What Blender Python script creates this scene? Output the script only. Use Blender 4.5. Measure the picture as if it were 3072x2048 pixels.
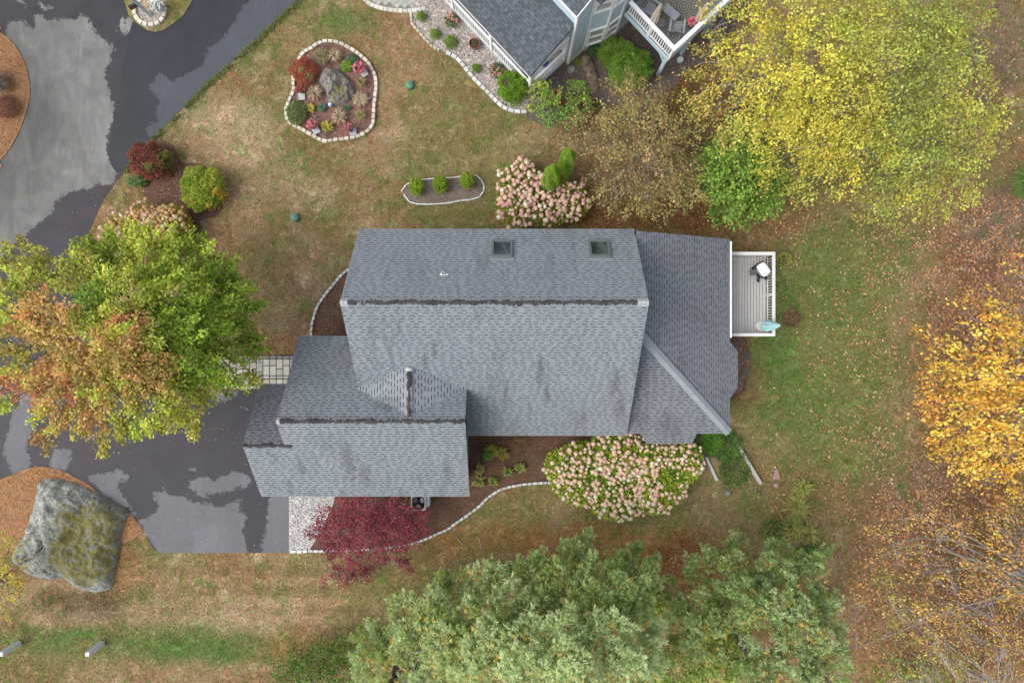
import bpy, math, random
import numpy as np
from mathutils import Vector, Matrix
from mathutils.geometry import delaunay_2d_cdt

# ------------------------------------------------------------------ clear
for o in list(bpy.data.objects): bpy.data.objects.remove(o, do_unlink=True)
scene = bpy.context.scene
COL = scene.collection
R = math.radians
random.seed(7)
rng = np.random.default_rng(11)

# ------------------------------------------------------------------ camera, sky, sun, exposure
H = 35.0                       # drone height over the lawn
F = 2076.0                     # focal length in photograph pixels
cam_d = bpy.data.cameras.new('camera'); cam = bpy.data.objects.new('camera', cam_d); COL.objects.link(cam)
cam.location = (0, 0, H); cam.rotation_euler = (0, 0, 0)
cam_d.sensor_width = 36.0; cam_d.lens = F / 3072 * 36.0; cam_d.clip_end = 2000
scene.camera = cam

SUN_EL, SUN_AZ = 52.0, 250.0   # compass azimuth of the bright part of the overcast (0 = +Y)
world = bpy.data.worlds.new('World'); scene.world = world; world.use_nodes = True
wn = world.node_tree.nodes; wl = world.node_tree.links
for n in list(wn): wn.remove(n)
sky = wn.new('ShaderNodeTexSky'); sky.sky_type = 'NISHITA'; sky.sun_disc = False
sky.sun_elevation = R(SUN_EL); sky.sun_rotation = R(SUN_AZ); sky.dust_density = 4.0; sky.air_density = 1.0; sky.ozone_density = 1.0
hs = wn.new('ShaderNodeHueSaturation'); hs.inputs['Saturation'].default_value = 0.45
bg = wn.new('ShaderNodeBackground'); bg.inputs['Strength'].default_value = 0.15
wo = wn.new('ShaderNodeOutputWorld')
wl.new(sky.outputs[0], hs.inputs['Color']); wl.new(hs.outputs[0], bg.inputs[0]); wl.new(bg.outputs[0], wo.inputs[0])

sd = bpy.data.lights.new('sun', 'SUN'); sun = bpy.data.objects.new('sun', sd); COL.objects.link(sun)
sd.energy = 1.0; sd.angle = R(55); sd.color = (1.0, 0.96, 0.9)
az = R(SUN_AZ); el = R(SUN_EL)
sdir = Vector((math.sin(az) * math.cos(el), math.cos(az) * math.cos(el), math.sin(el)))
sun.rotation_euler = sdir.to_track_quat('Z', 'Y').to_euler(); sun.location = sdir * 60

scene.view_settings.view_transform = 'Standard'; scene.view_settings.look = 'None'
scene.view_settings.gamma = 1.0; scene.view_settings.exposure = 0.70
scene.view_settings.use_curve_mapping = False

# ------------------------------------------------------------------ helpers
def G(px, py, z=0.0):
    """place where the ray through a photograph pixel meets height z"""
    k = (H - z) / F
    return Vector(((px - 1536) * k, (1024 - py) * k, z))
def GA(pts, z=0.0): return [tuple(G(a, b, z)[:2]) for a, b in pts]
def s2l(c):
    return tuple((x / 12.92 if x <= 0.04045 else ((x + 0.055) / 1.055) ** 2.4) for x in [v / 255.0 for v in c])

def tag(o, label=None, cat=None, group=None, kind=None):
    if label: o['label'] = label
    if cat: o['category'] = cat
    if group: o['group'] = group
    if kind: o['kind'] = kind
    return o
def thing(name, label, cat, loc=(0, 0, 0), group=None):
    o = bpy.data.objects.new(name, None); COL.objects.link(o); o.location = loc
    o.empty_display_size = 0.2
    return tag(o, label, cat, group)
def org(o):
    v = Vector((0, 0, 0))
    while o is not None: v += o.location; o = o.parent
    return v
def link(name, me, parent=None, loc=None):
    o = bpy.data.objects.new(name, me); COL.objects.link(o)
    if parent is not None: o.parent = parent
    if loc is not None: o.location = loc
    return o

class MB:
    """collects faces in world coordinates; build() makes ONE mesh object"""
    def __init__(s): s.v = []; s.f = []
    def add(s, vs, fs):
        b = len(s.v); s.v += [tuple(p) for p in vs]; s.f += [tuple(b + i for i in f) for f in fs]
    def box(s, c, size, rz=0.0, M=None):
        hx, hy, hz = size[0] / 2, size[1] / 2, size[2] / 2
        vs = [Vector((x, y, z)) for z in (-hz, hz) for x, y in ((-hx, -hy), (hx, -hy), (hx, hy), (-hx, hy))]
        if M is None: M = Matrix.Rotation(rz, 3, 'Z')
        c = Vector(c)
        s.add([c + M @ p for p in vs], [(3, 2, 1, 0), (4, 5, 6, 7), (0, 1, 5, 4), (1, 2, 6, 5), (2, 3, 7, 6), (3, 0, 4, 7)])
    def bar(s, a, b, w, h):
        a = Vector(a); b = Vector(b); d = b - a; L = d.length; x = d / L
        up = Vector((0, 0, 1))
        if abs(x.dot(up)) > 0.99: up = Vector((0, 1, 0))
        y = up.cross(x).normalized(); z = x.cross(y)
        M = Matrix((x, y, z)).transposed()
        s.box((a + b) / 2, (L, w, h), M=M)
    def prism(s, poly, z0, z1):
        n = len(poly)
        a = sum(poly[i][0] * poly[(i + 1) % n][1] - poly[(i + 1) % n][0] * poly[i][1] for i in range(n))
        if a < 0: poly = poly[::-1]
        vs = [(x, y, z0) for x, y in poly] + [(x, y, z1) for x, y in poly]
        s.add(vs, [tuple(range(n - 1, -1, -1)), tuple(range(n, 2 * n))] + [(i, (i + 1) % n, n + (i + 1) % n, n + i) for i in range(n)])
    def tube(s, path, rad, n=6, cap=True):
        path = [Vector(p) for p in path]; m = len(path); ring = []
        for i, p in enumerate(path):
            d = (path[min(i + 1, m - 1)] - path[max(i - 1, 0)]).normalized()
            a = d.cross(Vector((0, 0, 1)) if abs(d.z) < .9 else Vector((1, 0, 0))).normalized(); b = d.cross(a)
            r = rad[i] if hasattr(rad, '__len__') else rad
            ring += [p + (a * math.cos(t) + b * math.sin(t)) * r for t in [2 * math.pi * k / n for k in range(n)]]
        fs = [(i * n + k, i * n + (k + 1) % n, (i + 1) * n + (k + 1) % n, (i + 1) * n + k) for i in range(m - 1) for k in range(n)]
        if cap: fs += [tuple(range(n - 1, -1, -1)), tuple((m - 1) * n + k for k in range(n))]
        s.add(ring, fs)
    def lathe(s, c, prof, n=24):
        c = Vector(c); vs = []; fs = []
        for r, z in prof:
            vs += [c + Vector((r * math.cos(2 * math.pi * k / n), r * math.sin(2 * math.pi * k / n), z)) for k in range(n)]
        for i in range(len(prof) - 1):
            fs += [(i * n + k, i * n + (k + 1) % n, (i + 1) * n + (k + 1) % n, (i + 1) * n + k) for k in range(n)]
        fs += [tuple(range(n - 1, -1, -1)), tuple((len(prof) - 1) * n + k for k in range(n))]
        s.add(vs, fs)
    def build(s, name, mat, parent=None, loc=None, smooth=False):
        base = org(parent) if parent is not None else (Vector(loc) if loc is not None else Vector((0, 0, 0)))
        me = bpy.data.meshes.new(name)
        me.from_pydata([(p[0] - base.x, p[1] - base.y, p[2] - base.z) for p in s.v], [], s.f)
        if mat: me.materials.append(mat)
        if smooth: me.polygons.foreach_set('use_smooth', [True] * len(me.polygons))
        me.update()
        o = link(name, me, parent)
        if parent is None: o.location = base
        return o

def npmesh(name, verts, faces, mat, parent=None, loc=None, fcol=None, smooth=False):
    """mesh from numpy arrays; faces (N,k); fcol (N,3) per-face colour attribute 'col'"""
    base = org(parent) if parent is not None else (Vector(loc) if loc is not None else Vector((0, 0, 0)))
    verts = np.asarray(verts, dtype=np.float32) - np.array(base, dtype=np.float32)
    nf, k = faces.shape
    me = bpy.data.meshes.new(name)
    me.vertices.add(len(verts)); me.vertices.foreach_set('co', verts.ravel())
    me.loops.add(nf * k); me.loops.foreach_set('vertex_index', np.ascontiguousarray(faces, dtype=np.int32).ravel())
    me.polygons.add(nf); me.polygons.foreach_set('loop_start', np.arange(0, nf * k, k, dtype=np.int32))
    me.update(calc_edges=True)
    if fcol is not None:
        a = me.attributes.new('col', 'FLOAT_COLOR', 'FACE')
        c = np.ones((nf, 4), dtype=np.float32); c[:, :3] = np.clip(fcol, 0.004, 0.95); a.data.foreach_set('color', c.ravel())
    if smooth: me.polygons.foreach_set('use_smooth', [True] * nf)
    me.materials.append(mat)
    o = link(name, me, parent)
    if parent is None: o.location = base
    return o

# value noise -------------------------------------------------------
_T = np.random.default_rng(5).random((256, 256))
def vnoise(x, y, seed=0):
    x = np.asarray(x, float) + seed * 17.3; y = np.asarray(y, float) + seed * 5.7
    ix = np.floor(x).astype(int); iy = np.floor(y).astype(int); fx = x - ix; fy = y - iy
    fx = fx * fx * (3 - 2 * fx); fy = fy * fy * (3 - 2 * fy)
    g = lambda a, b: _T[a & 255, b & 255]
    return (g(ix, iy) * (1 - fx) + g(ix + 1, iy) * fx) * (1 - fy) + (g(ix, iy + 1) * (1 - fx) + g(ix + 1, iy + 1) * fx) * fy
def fbm(x, y, sc, seed=0, oct=4):
    s = 0; a = .5; t = 0
    for i in range(oct):
        s = s + a * vnoise(np.asarray(x) * sc * 2 ** i, np.asarray(y) * sc * 2 ** i, seed + i * 3); t += a; a *= .55
    return s / t
def inside(poly, x, y):
    x = np.asarray(x); y = np.asarray(y); r = np.zeros(x.shape, bool); n = len(poly)
    for i in range(n):
        x0, y0 = poly[i]; x1, y1 = poly[(i + 1) % n]
        c = ((y0 > y) != (y1 > y))
        with np.errstate(divide='ignore', invalid='ignore'):
            r ^= c & (x < (x1 - x0) * (y - y0) / (y1 - y0 + 1e-12) + x0)
    return r
def sdf(poly, x, y):
    d = np.full(np.shape(x), 1e9); n = len(poly)
    for i in range(n):
        ax, ay = poly[i]; bx, by = poly[(i + 1) % n]; ex, ey = bx - ax, by - ay
        t = np.clip(((x - ax) * ex + (y - ay) * ey) / (ex * ex + ey * ey + 1e-12), 0, 1)
        d = np.minimum(d, np.hypot(x - ax - t * ex, y - ay - t * ey))
    return np.where(inside(poly, x, y), d, -d)
def smooth_path(pts, closed=False, step=0.12):
    """Catmull-Rom through world points, resampled evenly"""
    P = [np.array(p[:2], float) for p in pts]; n = len(P); out = []
    rngi = range(n) if closed else range(n - 1)
    for i in rngi:
        if closed: p0, p1, p2, p3 = P[i - 1], P[i], P[(i + 1) % n], P[(i + 2) % n]
        else: p0, p1, p2, p3 = P[max(i - 1, 0)], P[i], P[i + 1], P[min(i + 2, n - 1)]
        for t in np.linspace(0, 1, 9)[:-1]:
            out.append(.5 * ((2 * p1) + (p2 - p0) * t + (2 * p0 - 5 * p1 + 4 * p2 - p3) * t * t + (3 * p1 - p0 - 3 * p2 + p3) * t ** 3))
    if not closed: out.append(P[-1])
    if closed: out.append(out[0])
    out = np.array(out); d = np.r_[0, np.cumsum(np.hypot(*np.diff(out, axis=0).T))]
    m = max(3, int(d[-1] / step)); s = np.linspace(0, d[-1], m + 1)
    q = np.c_[np.interp(s, d, out[:, 0]), np.interp(s, d, out[:, 1])]
    return q[:-1] if closed else q

# ------------------------------------------------------------------ materials
def new_mat(name):
    m = bpy.data.materials.new(name); m.use_nodes = True
    nt = m.node_tree; b = nt.nodes['Principled BSDF']
    return m, nt, b
def N(nt, t, **kw):
    n = nt.nodes.new(t)
    for k, v in kw.items(): setattr(n, k, v)
    return n
def rgba(c): return (c[0], c[1], c[2], 1)
def noise(nt, scale, detail=4, rough=.55, vec=None, dist=0.0):
    n = N(nt, 'ShaderNodeTexNoise'); n.inputs['Scale'].default_value = scale; n.inputs['Detail'].default_value = detail
    n.inputs['Roughness'].default_value = rough; n.inputs['Distortion'].default_value = dist
    if vec is not None: nt.links.new(vec, n.inputs['Vector'])
    return n.outputs['Fac']
def ramp(nt, fac, stops):
    n = N(nt, 'ShaderNodeValToRGB'); nt.links.new(fac, n.inputs[0]); e = n.color_ramp.elements
    while len(e) < len(stops): e.new(.5)
    for i, (p, c) in enumerate(stops): e[i].position = p; e[i].color = rgba(c)
    return n.outputs[0]
def math_(nt, op, a, b=None, clamp=False):
    n = N(nt, 'ShaderNodeMath', operation=op, use_clamp=clamp)
    for i, x in enumerate((a, b)):
        if x is None: continue
        if isinstance(x, (int, float)): n.inputs[i].default_value = x
        else: nt.links.new(x, n.inputs[i])
    return n.outputs[0]
def maprange(nt, v, a, b, c=0.0, d=1.0):
    n = N(nt, 'ShaderNodeMapRange', interpolation_type='SMOOTHSTEP'); nt.links.new(v, n.inputs[0])
    for i, x in enumerate((a, b, c, d)): n.inputs[i + 1].default_value = x
    return n.outputs[0]
def mixc(nt, fac, a, b, mode='MIX'):
    n = N(nt, 'ShaderNodeMix', data_type='RGBA', blend_type=mode)
    if isinstance(fac, (int, float)): n.inputs[0].default_value = fac
    else: nt.links.new(fac, n.inputs[0])
    for i, x in ((6, a), (7, b)):
        if isinstance(x, (tuple, list)): n.inputs[i].default_value = rgba(x)
        else: nt.links.new(x, n.inputs[i])
    return n.outputs[2]
def pos(nt): return N(nt, 'ShaderNodeNewGeometry').outputs['Position']
def mapping(nt, vec, scale=(1, 1, 1), rot=(0, 0, 0)):
    n = N(nt, 'ShaderNodeMapping'); n.inputs['Scale'].default_value = scale; n.inputs['Rotation'].default_value = rot
    nt.links.new(vec, n.inputs['Vector']); return n.outputs[0]
def bump(nt, b, h, strength=.4, dist=.02):
    n = N(nt, 'ShaderNodeBump'); n.inputs['Strength'].default_value = strength; n.inputs['Distance'].default_value = dist
    nt.links.new(h, n.inputs['Height']); nt.links.new(n.outputs[0], b.inputs['Normal'])
def attr(nt, name, out='Color'):
    n = N(nt, 'ShaderNodeAttribute'); n.attribute_name = name; return n.outputs[out]

def simple(name, c, rough=.6, var=.18, sc=6.0, metal=0.0, fine=60.0, spec=.4):
    """plain material: colour with two scales of mottling"""
    m, nt, b = new_mat(name); p = pos(nt)
    n1 = noise(nt, sc, 4, .6, p); n2 = noise(nt, fine, 2, .5, p)
    k = math_(nt, 'ADD', math_(nt, 'MULTIPLY', n1, .6), math_(nt, 'MULTIPLY', n2, .4))
    lo = tuple(x * (1 - var * 1.6) for x in c); hi = tuple(min(.95, x * (1 + var * 1.2)) for x in c)
    nt.links.new(ramp(nt, k, [(.28, lo), (.72, hi)]), b.inputs['Base Color'])
    b.inputs['Roughness'].default_value = rough; b.inputs['Metallic'].default_value = metal
    b.inputs['Specular IOR Level'].default_value = spec
    return m

def leaf_material(name, trans=.35, rough=.55):
    m, nt, b = new_mat(name); c = attr(nt, 'col')
    b.inputs['Roughness'].default_value = rough; b.inputs['Specular IOR Level'].default_value = .3
    nt.links.new(c, b.inputs['Base Color'])
    t = N(nt, 'ShaderNodeBsdfTranslucent'); nt.links.new(c, t.inputs[0])
    mx = N(nt, 'ShaderNodeMixShader'); mx.inputs[0].default_value = trans
    nt.links.new(b.outputs[0], mx.inputs[1]); nt.links.new(t.outputs[0], mx.inputs[2])
    nt.links.new(mx.outputs[0], nt.nodes['Material Output'].inputs[0])
    return m
def attr_material(name, rough=.8):
    m, nt, b = new_mat(name); nt.links.new(attr(nt, 'col'), b.inputs['Base Color']); b.inputs['Roughness'].default_value = rough
    b.inputs['Specular IOR Level'].default_value = .25
    return m

M = {}
M['leaf'] = leaf_material('leaf', .42)
M['needle'] = leaf_material('needle', .42, .5)
M['litter'] = attr_material('litter')
M['bark'] = simple('bark', (.16, .13, .11), .9, .3, 8)
M['bark_pale'] = simple('bark_pale', (.29, .265, .245), .85, .3, 8)
M['bark_dark'] = simple('bark_dark', (.055, .045, .042), .9, .3, 8)
M['white'] = simple('white_trim', (.78, .79, .80), .45, .04, 3)
M['white_rail'] = simple('white_rail', (.62, .62, .615), .6, .07, 3)
M['black'] = simple('black_metal', (.018, .018, .02), .4, .2, 8)
M['grey_metal'] = simple('grey_metal', (.30, .32, .34), .45, .12, 8, .3)
M['gutter'] = simple('gutter_white', (.80, .82, .84), .4, .06, 4)
M['glass'] = simple('window_glass', (.10, .12, .13), .06, .5, 1.3, 0, 3, .8)
M['stone_a'] = simple('stone_cream', (.52, .48, .39), .9, .16, 5)
M['stone_b'] = simple('stone_pale', (.60, .56, .47), .9, .16, 5)
M['stone_c'] = simple('stone_tan', (.45, .40, .31), .9, .18, 5)
M['stone_g'] = simple('stone_grey', (.50, .51, .50), .9, .16, 5)
M['stone_h'] = simple('stone_light_grey', (.62, .63, .62), .9, .14, 5)
M['granite'] = simple('granite', (.62, .65, .66), .7, .12, 9)
M['concrete'] = simple('concrete', (.40, .39, .36), .9, .2, 3)
M['terracotta'] = simple('terracotta', (.22, .085, .06), .8, .2, 6)
M['soil'] = simple('soil', (.045, .03, .022), .95, .4, 10)

def mulch_mat(name, cols, sc=22.0):
    m, nt, b = new_mat(name); p = pos(nt)
    v = N(nt, 'ShaderNodeTexVoronoi'); v.inputs['Scale'].default_value = sc; nt.links.new(mapping(nt, p, (1, 1.7, 1), (0, 0, .6)), v.inputs['Vector'])
    n1 = noise(nt, sc * 2.3, 3, .65, p); n2 = noise(nt, 1.6, 4, .6, p)
    sep = N(nt, 'ShaderNodeSeparateColor'); nt.links.new(v.outputs['Color'], sep.inputs[0])
    k = math_(nt, 'ADD', math_(nt, 'MULTIPLY', n1, .5), math_(nt, 'ADD', math_(nt, 'MULTIPLY', sep.outputs[0], .22), math_(nt, 'MULTIPLY', n2, .28)))
    nt.links.new(ramp(nt, k, [(.27 + .46 * i / (len(cols) - 1), c) for i, c in enumerate(cols)]), b.inputs['Base Color'])
    b.inputs['Roughness'].default_value = .95; bump(nt, b, n1, .6, .03)
    return m
M['mulch'] = mulch_mat('mulch_brown', [(.035, .018, .012), (.085, .042, .026), (.14, .075, .045), (.27, .17, .11)])
M['mulch_red'] = mulch_mat('mulch_red', [(.08, .035, .028), (.16, .075, .058), (.23, .12, .095), (.38, .24, .19)])
M['mulch_tan'] = mulch_mat('mulch_tan', [(.14, .06, .022), (.25, .12, .05), (.34, .18, .085), (.45, .28, .14)])
M['mulch_grey'] = mulch_mat('mulch_grey', [(.09, .075, .06), (.15, .12, .10), (.21, .17, .14), (.33, .26, .21)])
M['mulch_dark'] = mulch_mat('mulch_dark', [(.045, .035, .032), (.085, .066, .06), (.13, .10, .09), (.26, .21, .19)])
M['gravel_base'] = mulch_mat('gravel_base', [(.12, .10, .09), (.25, .22, .20), (.36, .32, .29), (.55, .51, .48)], 22)
M['gravel_white'] = mulch_mat('gravel_white', [(.17, .16, .155), (.32, .31, .30), (.44, .43, .42), (.66, .65, .64)], 22)

def asphalt_mat(name, wet, dry, streak):
    m, nt, b = new_mat(name); p = pos(nt)
    d = attr(nt, 'dry', 'Fac')
    n1 = noise(nt, 2.2, 5, .62, p, .6); n2 = noise(nt, 11, 4, .65, p); grain = noise(nt, 24, 4, .75, p)
    e = math_(nt, 'ADD', d, math_(nt, 'ADD', math_(nt, 'MULTIPLY', math_(nt, 'SUBTRACT', n1, .5), .75), math_(nt, 'MULTIPLY', math_(nt, 'SUBTRACT', n2, .5), .45)))
    f = maprange(nt, e, -.035, .05)
    st = noise(nt, 1.0, 5, .62, mapping(nt, p, (1.3, .5, 1), (0, 0, R(-28))), 1.6)
    st2 = noise(nt, .33, 4, .6, p, .5)
    dk = math_(nt, 'ADD', math_(nt, 'MULTIPLY', st, .45), math_(nt, 'MULTIPLY', st2, .55))
    dryc = ramp(nt, dk, [(.32, tuple(x * (1 - streak) for x in dry)), (.5, dry), (.66, tuple(min(.9, x * (1 + streak * 1.2)) for x in dry))])
    wetc = ramp(nt, noise(nt, .9, 4, .6, p), [(.3, tuple(x * .82 for x in wet)), (.7, tuple(x * 1.2 for x in wet))])
    dryc = mixc(nt, math_(nt, 'MULTIPLY', attr(nt, 'worn', 'Fac'), .55), dryc, tuple(x * .38 for x in dry))
    c = mixc(nt, f, wetc, dryc)
    c = mixc(nt, 1.0, c, ramp(nt, grain, [(.3, (.68, .68, .68)), (.7, (1.08, 1.08, 1.08))]), 'MULTIPLY')
    nt.links.new(c, b.inputs['Base Color'])
    nt.links.new(maprange(nt, f, 0, 1, .55, .9), b.inputs['Roughness']); b.inputs['Specular IOR Level'].default_value = .25
    bump(nt, b, grain, .25, .01)
    return m
M['street'] = asphalt_mat('street_asphalt', (.036, .034, .041), (.185, .185, .178), .4)
M['drive'] = asphalt_mat('driveway_asphalt', (.031, .030, .037), (.155, .155, .168), .16)
M['drive_new'] = asphalt_mat('driveway_new_asphalt', (.026, .030, .036), (.080, .088, .103), .12)

def lawn_mat():
    m, nt, b = new_mat('lawn'); p = pos(nt); c = attr(nt, 'col')
    g1 = noise(nt, 22, 3, .8, p); g2 = noise(nt, 8.5, 4, .75, p, .4); g3 = noise(nt, 2.6, 5, .7, p, .8)
    k = math_(nt, 'ADD', math_(nt, 'MULTIPLY', g1, .42), math_(nt, 'ADD', math_(nt, 'MULTIPLY', g2, .33), math_(nt, 'MULTIPLY', g3, .25)))
    # bleached straw, green regrowth and bare brown in torn patches
    straw = noise(nt, 1.5, 7, .72, p, 1.2); green = noise(nt, 1.1, 7, .72, mapping(nt, p, (1, 1, 1), (0, 0, 1.1)), 1.0); bare = noise(nt, 2.0, 7, .72, mapping(nt, p, (1.1, .9, 1), (0, 0, 2.3)), 1.4)
    c1 = mixc(nt, maprange(nt, straw, .52, .62, 0, .8), c, mixc(nt, 1.0, c, (1.55, 1.55, 1.75), 'MULTIPLY'))
    c2 = mixc(nt, maprange(nt, green, .515, .61, 0, .9), c1, mixc(nt, 1.0, c1, (.60, .95, .58), 'MULTIPLY'))
    c3 = mixc(nt, maprange(nt, bare, .52, .62, 0, .8), c2, mixc(nt, 1.0, c2, (.92, .72, .62), 'MULTIPLY'))
    mul = ramp(nt, k, [(.38, (.40, .41, .38)), (.5, (1.0, 1.0, 1.0)), (.62, (1.75, 1.68, 1.62))])
    c4 = mixc(nt, 1.0, c3, mul, 'MULTIPLY')
    nt.links.new(c4, b.inputs['Base Color']); b.inputs['Roughness'].default_value = .95; b.inputs['Specular IOR Level'].default_value = .1
    bump(nt, b, math_(nt, 'ADD', g1, g2), .6, .035)
    return m
M['lawn'] = lawn_mat()

STAINS = [(805, 1060, 4, 22, 75), (840, 1090, 3.6, 18, 50), (1240, 850, 5.5, 12, 50), (1258, 900, 5, 9, 45), (1000, 800, 6, 10, 35), (975, 830, 6, 9, 30), (900, 925, 5.3, 45, 28), (1160, 900, 5, 10, 40), (1420, 930, 3.6, 14, 60), (1530, 975, 3, 22, 45), (1555, 990, 3, 14, 40), (1470, 960, 3.2, 30, 40), (670, 1115, 3, 10, 25), (700, 1070, 3.6, 12, 30), (1340, 960, 3.6, 8, 30), (1030, 1080, 3.6, 12, 45), (1410, 880, 4.6, 18, 40)]
def shingle_mat(name, c, var, stain, sv=(1, 1, 1)):
    m, nt, b = new_mat(name); p = pos(nt)
    rnd = N(nt, 'ShaderNodeNewGeometry').outputs['Random Per Island']; orr = N(nt, 'ShaderNodeObjectInfo').outputs['Random']
    k = math_(nt, 'FRACT', math_(nt, 'ADD', rnd, orr))
    base = ramp(nt, k, [(0, tuple(x * (1 - var) for x in c)), (.5, c), (1, tuple(min(.9, x * (1 + var)) for x in c))])
    gr = noise(nt, 55, 3, .7, p); big = noise(nt, .55, 4, .6, p)
    base = mixc(nt, 1.0, base, ramp(nt, gr, [(.3, (.80, .80, .80)), (.7, (1.12, 1.12, 1.12))]), 'MULTIPLY')
    base = mixc(nt, maprange(nt, big, .42, .68, 0, .5), base, mixc(nt, 1.0, base, (.86, .84, .86), 'MULTIPLY'))
    if stain:
        # grey algae runs, each with a place and a length of its own
        s2 = noise(nt, 3.2, 4, .65, p); s3 = noise(nt, 1.0, 4, .6, mapping(nt, p, (2.2, .5, .5)), .5); run = None
        sep = N(nt, 'ShaderNodeSeparateXYZ'); nt.links.new(p, sep.inputs[0])
        for px, py, z, hw, hh in STAINS:
            q = G(px * 1.306, py * 1.306, z); k = (H - z) / F * 1.306
            dx = math_(nt, 'DIVIDE', math_(nt, 'SUBTRACT', sep.outputs[0], q.x), hw * k); dy = math_(nt, 'DIVIDE', math_(nt, 'SUBTRACT', sep.outputs[1], q.y), hh * k)
            d = math_(nt, 'SUBTRACT', 1.0, math_(nt, 'SQRT', math_(nt, 'ADD', math_(nt, 'MULTIPLY', dx, dx), math_(nt, 'MULTIPLY', dy, dy))))
            run = d if run is None else math_(nt, 'MAXIMUM', run, d)
        e = math_(nt, 'ADD', math_(nt, 'MAXIMUM', run, -1.0), math_(nt, 'MULTIPLY', math_(nt, 'SUBTRACT', s2, .5), 2.2))
        e = math_(nt, 'MULTIPLY', maprange(nt, e, -.1, .8), .5)
        e2 = math_(nt, 'MULTIPLY', maprange(nt, s3, .53, .68), .28)
        base = mixc(nt, math_(nt, 'MAXIMUM', e, e2), base, (.092, .090, .102))
    nt.links.new(base, b.inputs['Base Color']); b.inputs['Roughness'].default_value = .92; b.inputs['Specular IOR Level'].default_value = .2
    bump(nt, b, gr, .3, .01)
    return m
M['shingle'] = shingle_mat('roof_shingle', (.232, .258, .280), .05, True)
M['shingle_dim'] = shingle_mat('roof_shingle_dim', (.19, .205, .228), .05, True)  # darker copy of the roof shingle: weaker light on the east wing painted in
M['shingle_n'] = shingle_mat('roof_shingle_slate', (.088, .102, .116), .25, False)
M['underlay'] = simple('roof_underlay', (.011, .014, .018), .95, .15, 8)
M['underlay_n'] = simple('roof_underlay_dark', (.05, .06, .075), .95, .15, 8)

def ridge_mat():
    m, nt, b = new_mat('ridge_shingle'); tc = N(nt, 'ShaderNodeTexCoord'); p = pos(nt)
    sep = N(nt, 'ShaderNodeSeparateXYZ'); nt.links.new(tc.outputs['Object'], sep.inputs[0])
    n1 = noise(nt, 9, 3, .6, p); n2 = noise(nt, 2.0, 3, .6, p); gr = noise(nt, 55, 2, .6, p)
    ay = math_(nt, 'ABSOLUTE', sep.outputs[1])
    e = math_(nt, 'ADD', math_(nt, 'SUBTRACT', .078, ay), math_(nt, 'ADD', math_(nt, 'MULTIPLY', math_(nt, 'SUBTRACT', n1, .48), .3), math_(nt, 'MULTIPLY', math_(nt, 'SUBTRACT', n2, .44), .30)))
    f = maprange(nt, e, -.005, .03)
    dark = ramp(nt, noise(nt, 3.1, 3, .6, p), [(.35, (.030, .029, .033)), (.55, (.055, .050, .052)), (.7, (.072, .064, .054))])
    lite = ramp(nt, gr, [(.3, (.20, .21, .225)), (.7, (.27, .285, .30))])
    nt.links.new(mixc(nt, f, lite, dark), b.inputs['Base Color']); b.inputs['Roughness'].default_value = .95
    return m
M['ridge'] = ridge_mat()
M['ridge_end'] = simple('ridge_end_cap', (.37, .38, .375), .8, .08, 6)

def board_mat(name, c, axis):
    m, nt, b = new_mat(name); p = pos(nt)
    g = noise(nt, 5, 4, .6, mapping(nt, p, (7, .6, 1) if axis == 'y' else (.6, 7, 1)))
    rnd = N(nt, 'ShaderNodeObjectInfo').outputs['Random']
    k = math_(nt, 'ADD', math_(nt, 'MULTIPLY', g, .7), math_(nt, 'MULTIPLY', rnd, .3))
    nt.links.new(ramp(nt, k, [(.25, tuple(x * .82 for x in c)), (.75, tuple(x * 1.12 for x in c))]), b.inputs['Base Color'])
    b.inputs['Roughness'].default_value = .8
    return m
M['deck'] = board_mat('deck_board', (.47, .455, .44), 'y')
M['deck_grey'] = simple('grey_deck', (.165, .18, .20), .75, .12, 5)
M['siding'] = simple('blue_siding', (.47, .60, .69), .6, .05, 2)
M['siding_grey'] = simple('grey_siding', (.34, .37, .40), .7, .06, 2)

def rock_mat(name, base, moss):
    m, nt, b = new_mat(name); p = pos(nt)
    n1 = noise(nt, 3.2, 6, .65, p, .3); n2 = noise(nt, 14, 4, .65, p); n3 = noise(nt, 1.1, 4, .6, p)
    c = ramp(nt, math_(nt, 'ADD', math_(nt, 'MULTIPLY', n1, .5), math_(nt, 'MULTIPLY', n2, .5)),
             [(.36, tuple(x * .22 for x in base)), (.46, tuple(x * .62 for x in base)), (.53, base), (.62, tuple(min(.85, x * 1.7) for x in base))])
    a = attr(nt, 'moss', 'Fac')
    n4 = noise(nt, 26, 3, .7, p)
    e = math_(nt, 'ADD', a, math_(nt, 'ADD', math_(nt, 'MULTIPLY', math_(nt, 'SUBTRACT', n1, .5), 3.0), math_(nt, 'ADD', math_(nt, 'MULTIPLY', math_(nt, 'SUBTRACT', n2, .5), 1.6), math_(nt, 'MULTIPLY', math_(nt, 'SUBTRACT', n4, .5), 2.0))))
    mc = ramp(nt, n2, [(.3, tuple(x * .65 for x in moss)), (.7, tuple(x * 1.35 for x in moss))])
    c = mixc(nt, maprange(nt, e, -.05, .12), c, mc)
    lt = attr(nt, 'groove', 'Fac')
    c = mixc(nt, maprange(nt, lt, .55, .95), c, (.16, .075, .04))
    nt.links.new(c, b.inputs['Base Color']); b.inputs['Roughness'].default_value = .95
    bump(nt, b, math_(nt, 'ADD', n1, math_(nt, 'MULTIPLY', n2, .5)), .6, .06)
    return m
M['rock'] = rock_mat('lichen_rock', (.27, .28, .25), (.135, .122, .03))
M['rock2'] = rock_mat('dark_lichen_rock', (.20, .19, .175), (.14, .125, .03))

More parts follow.
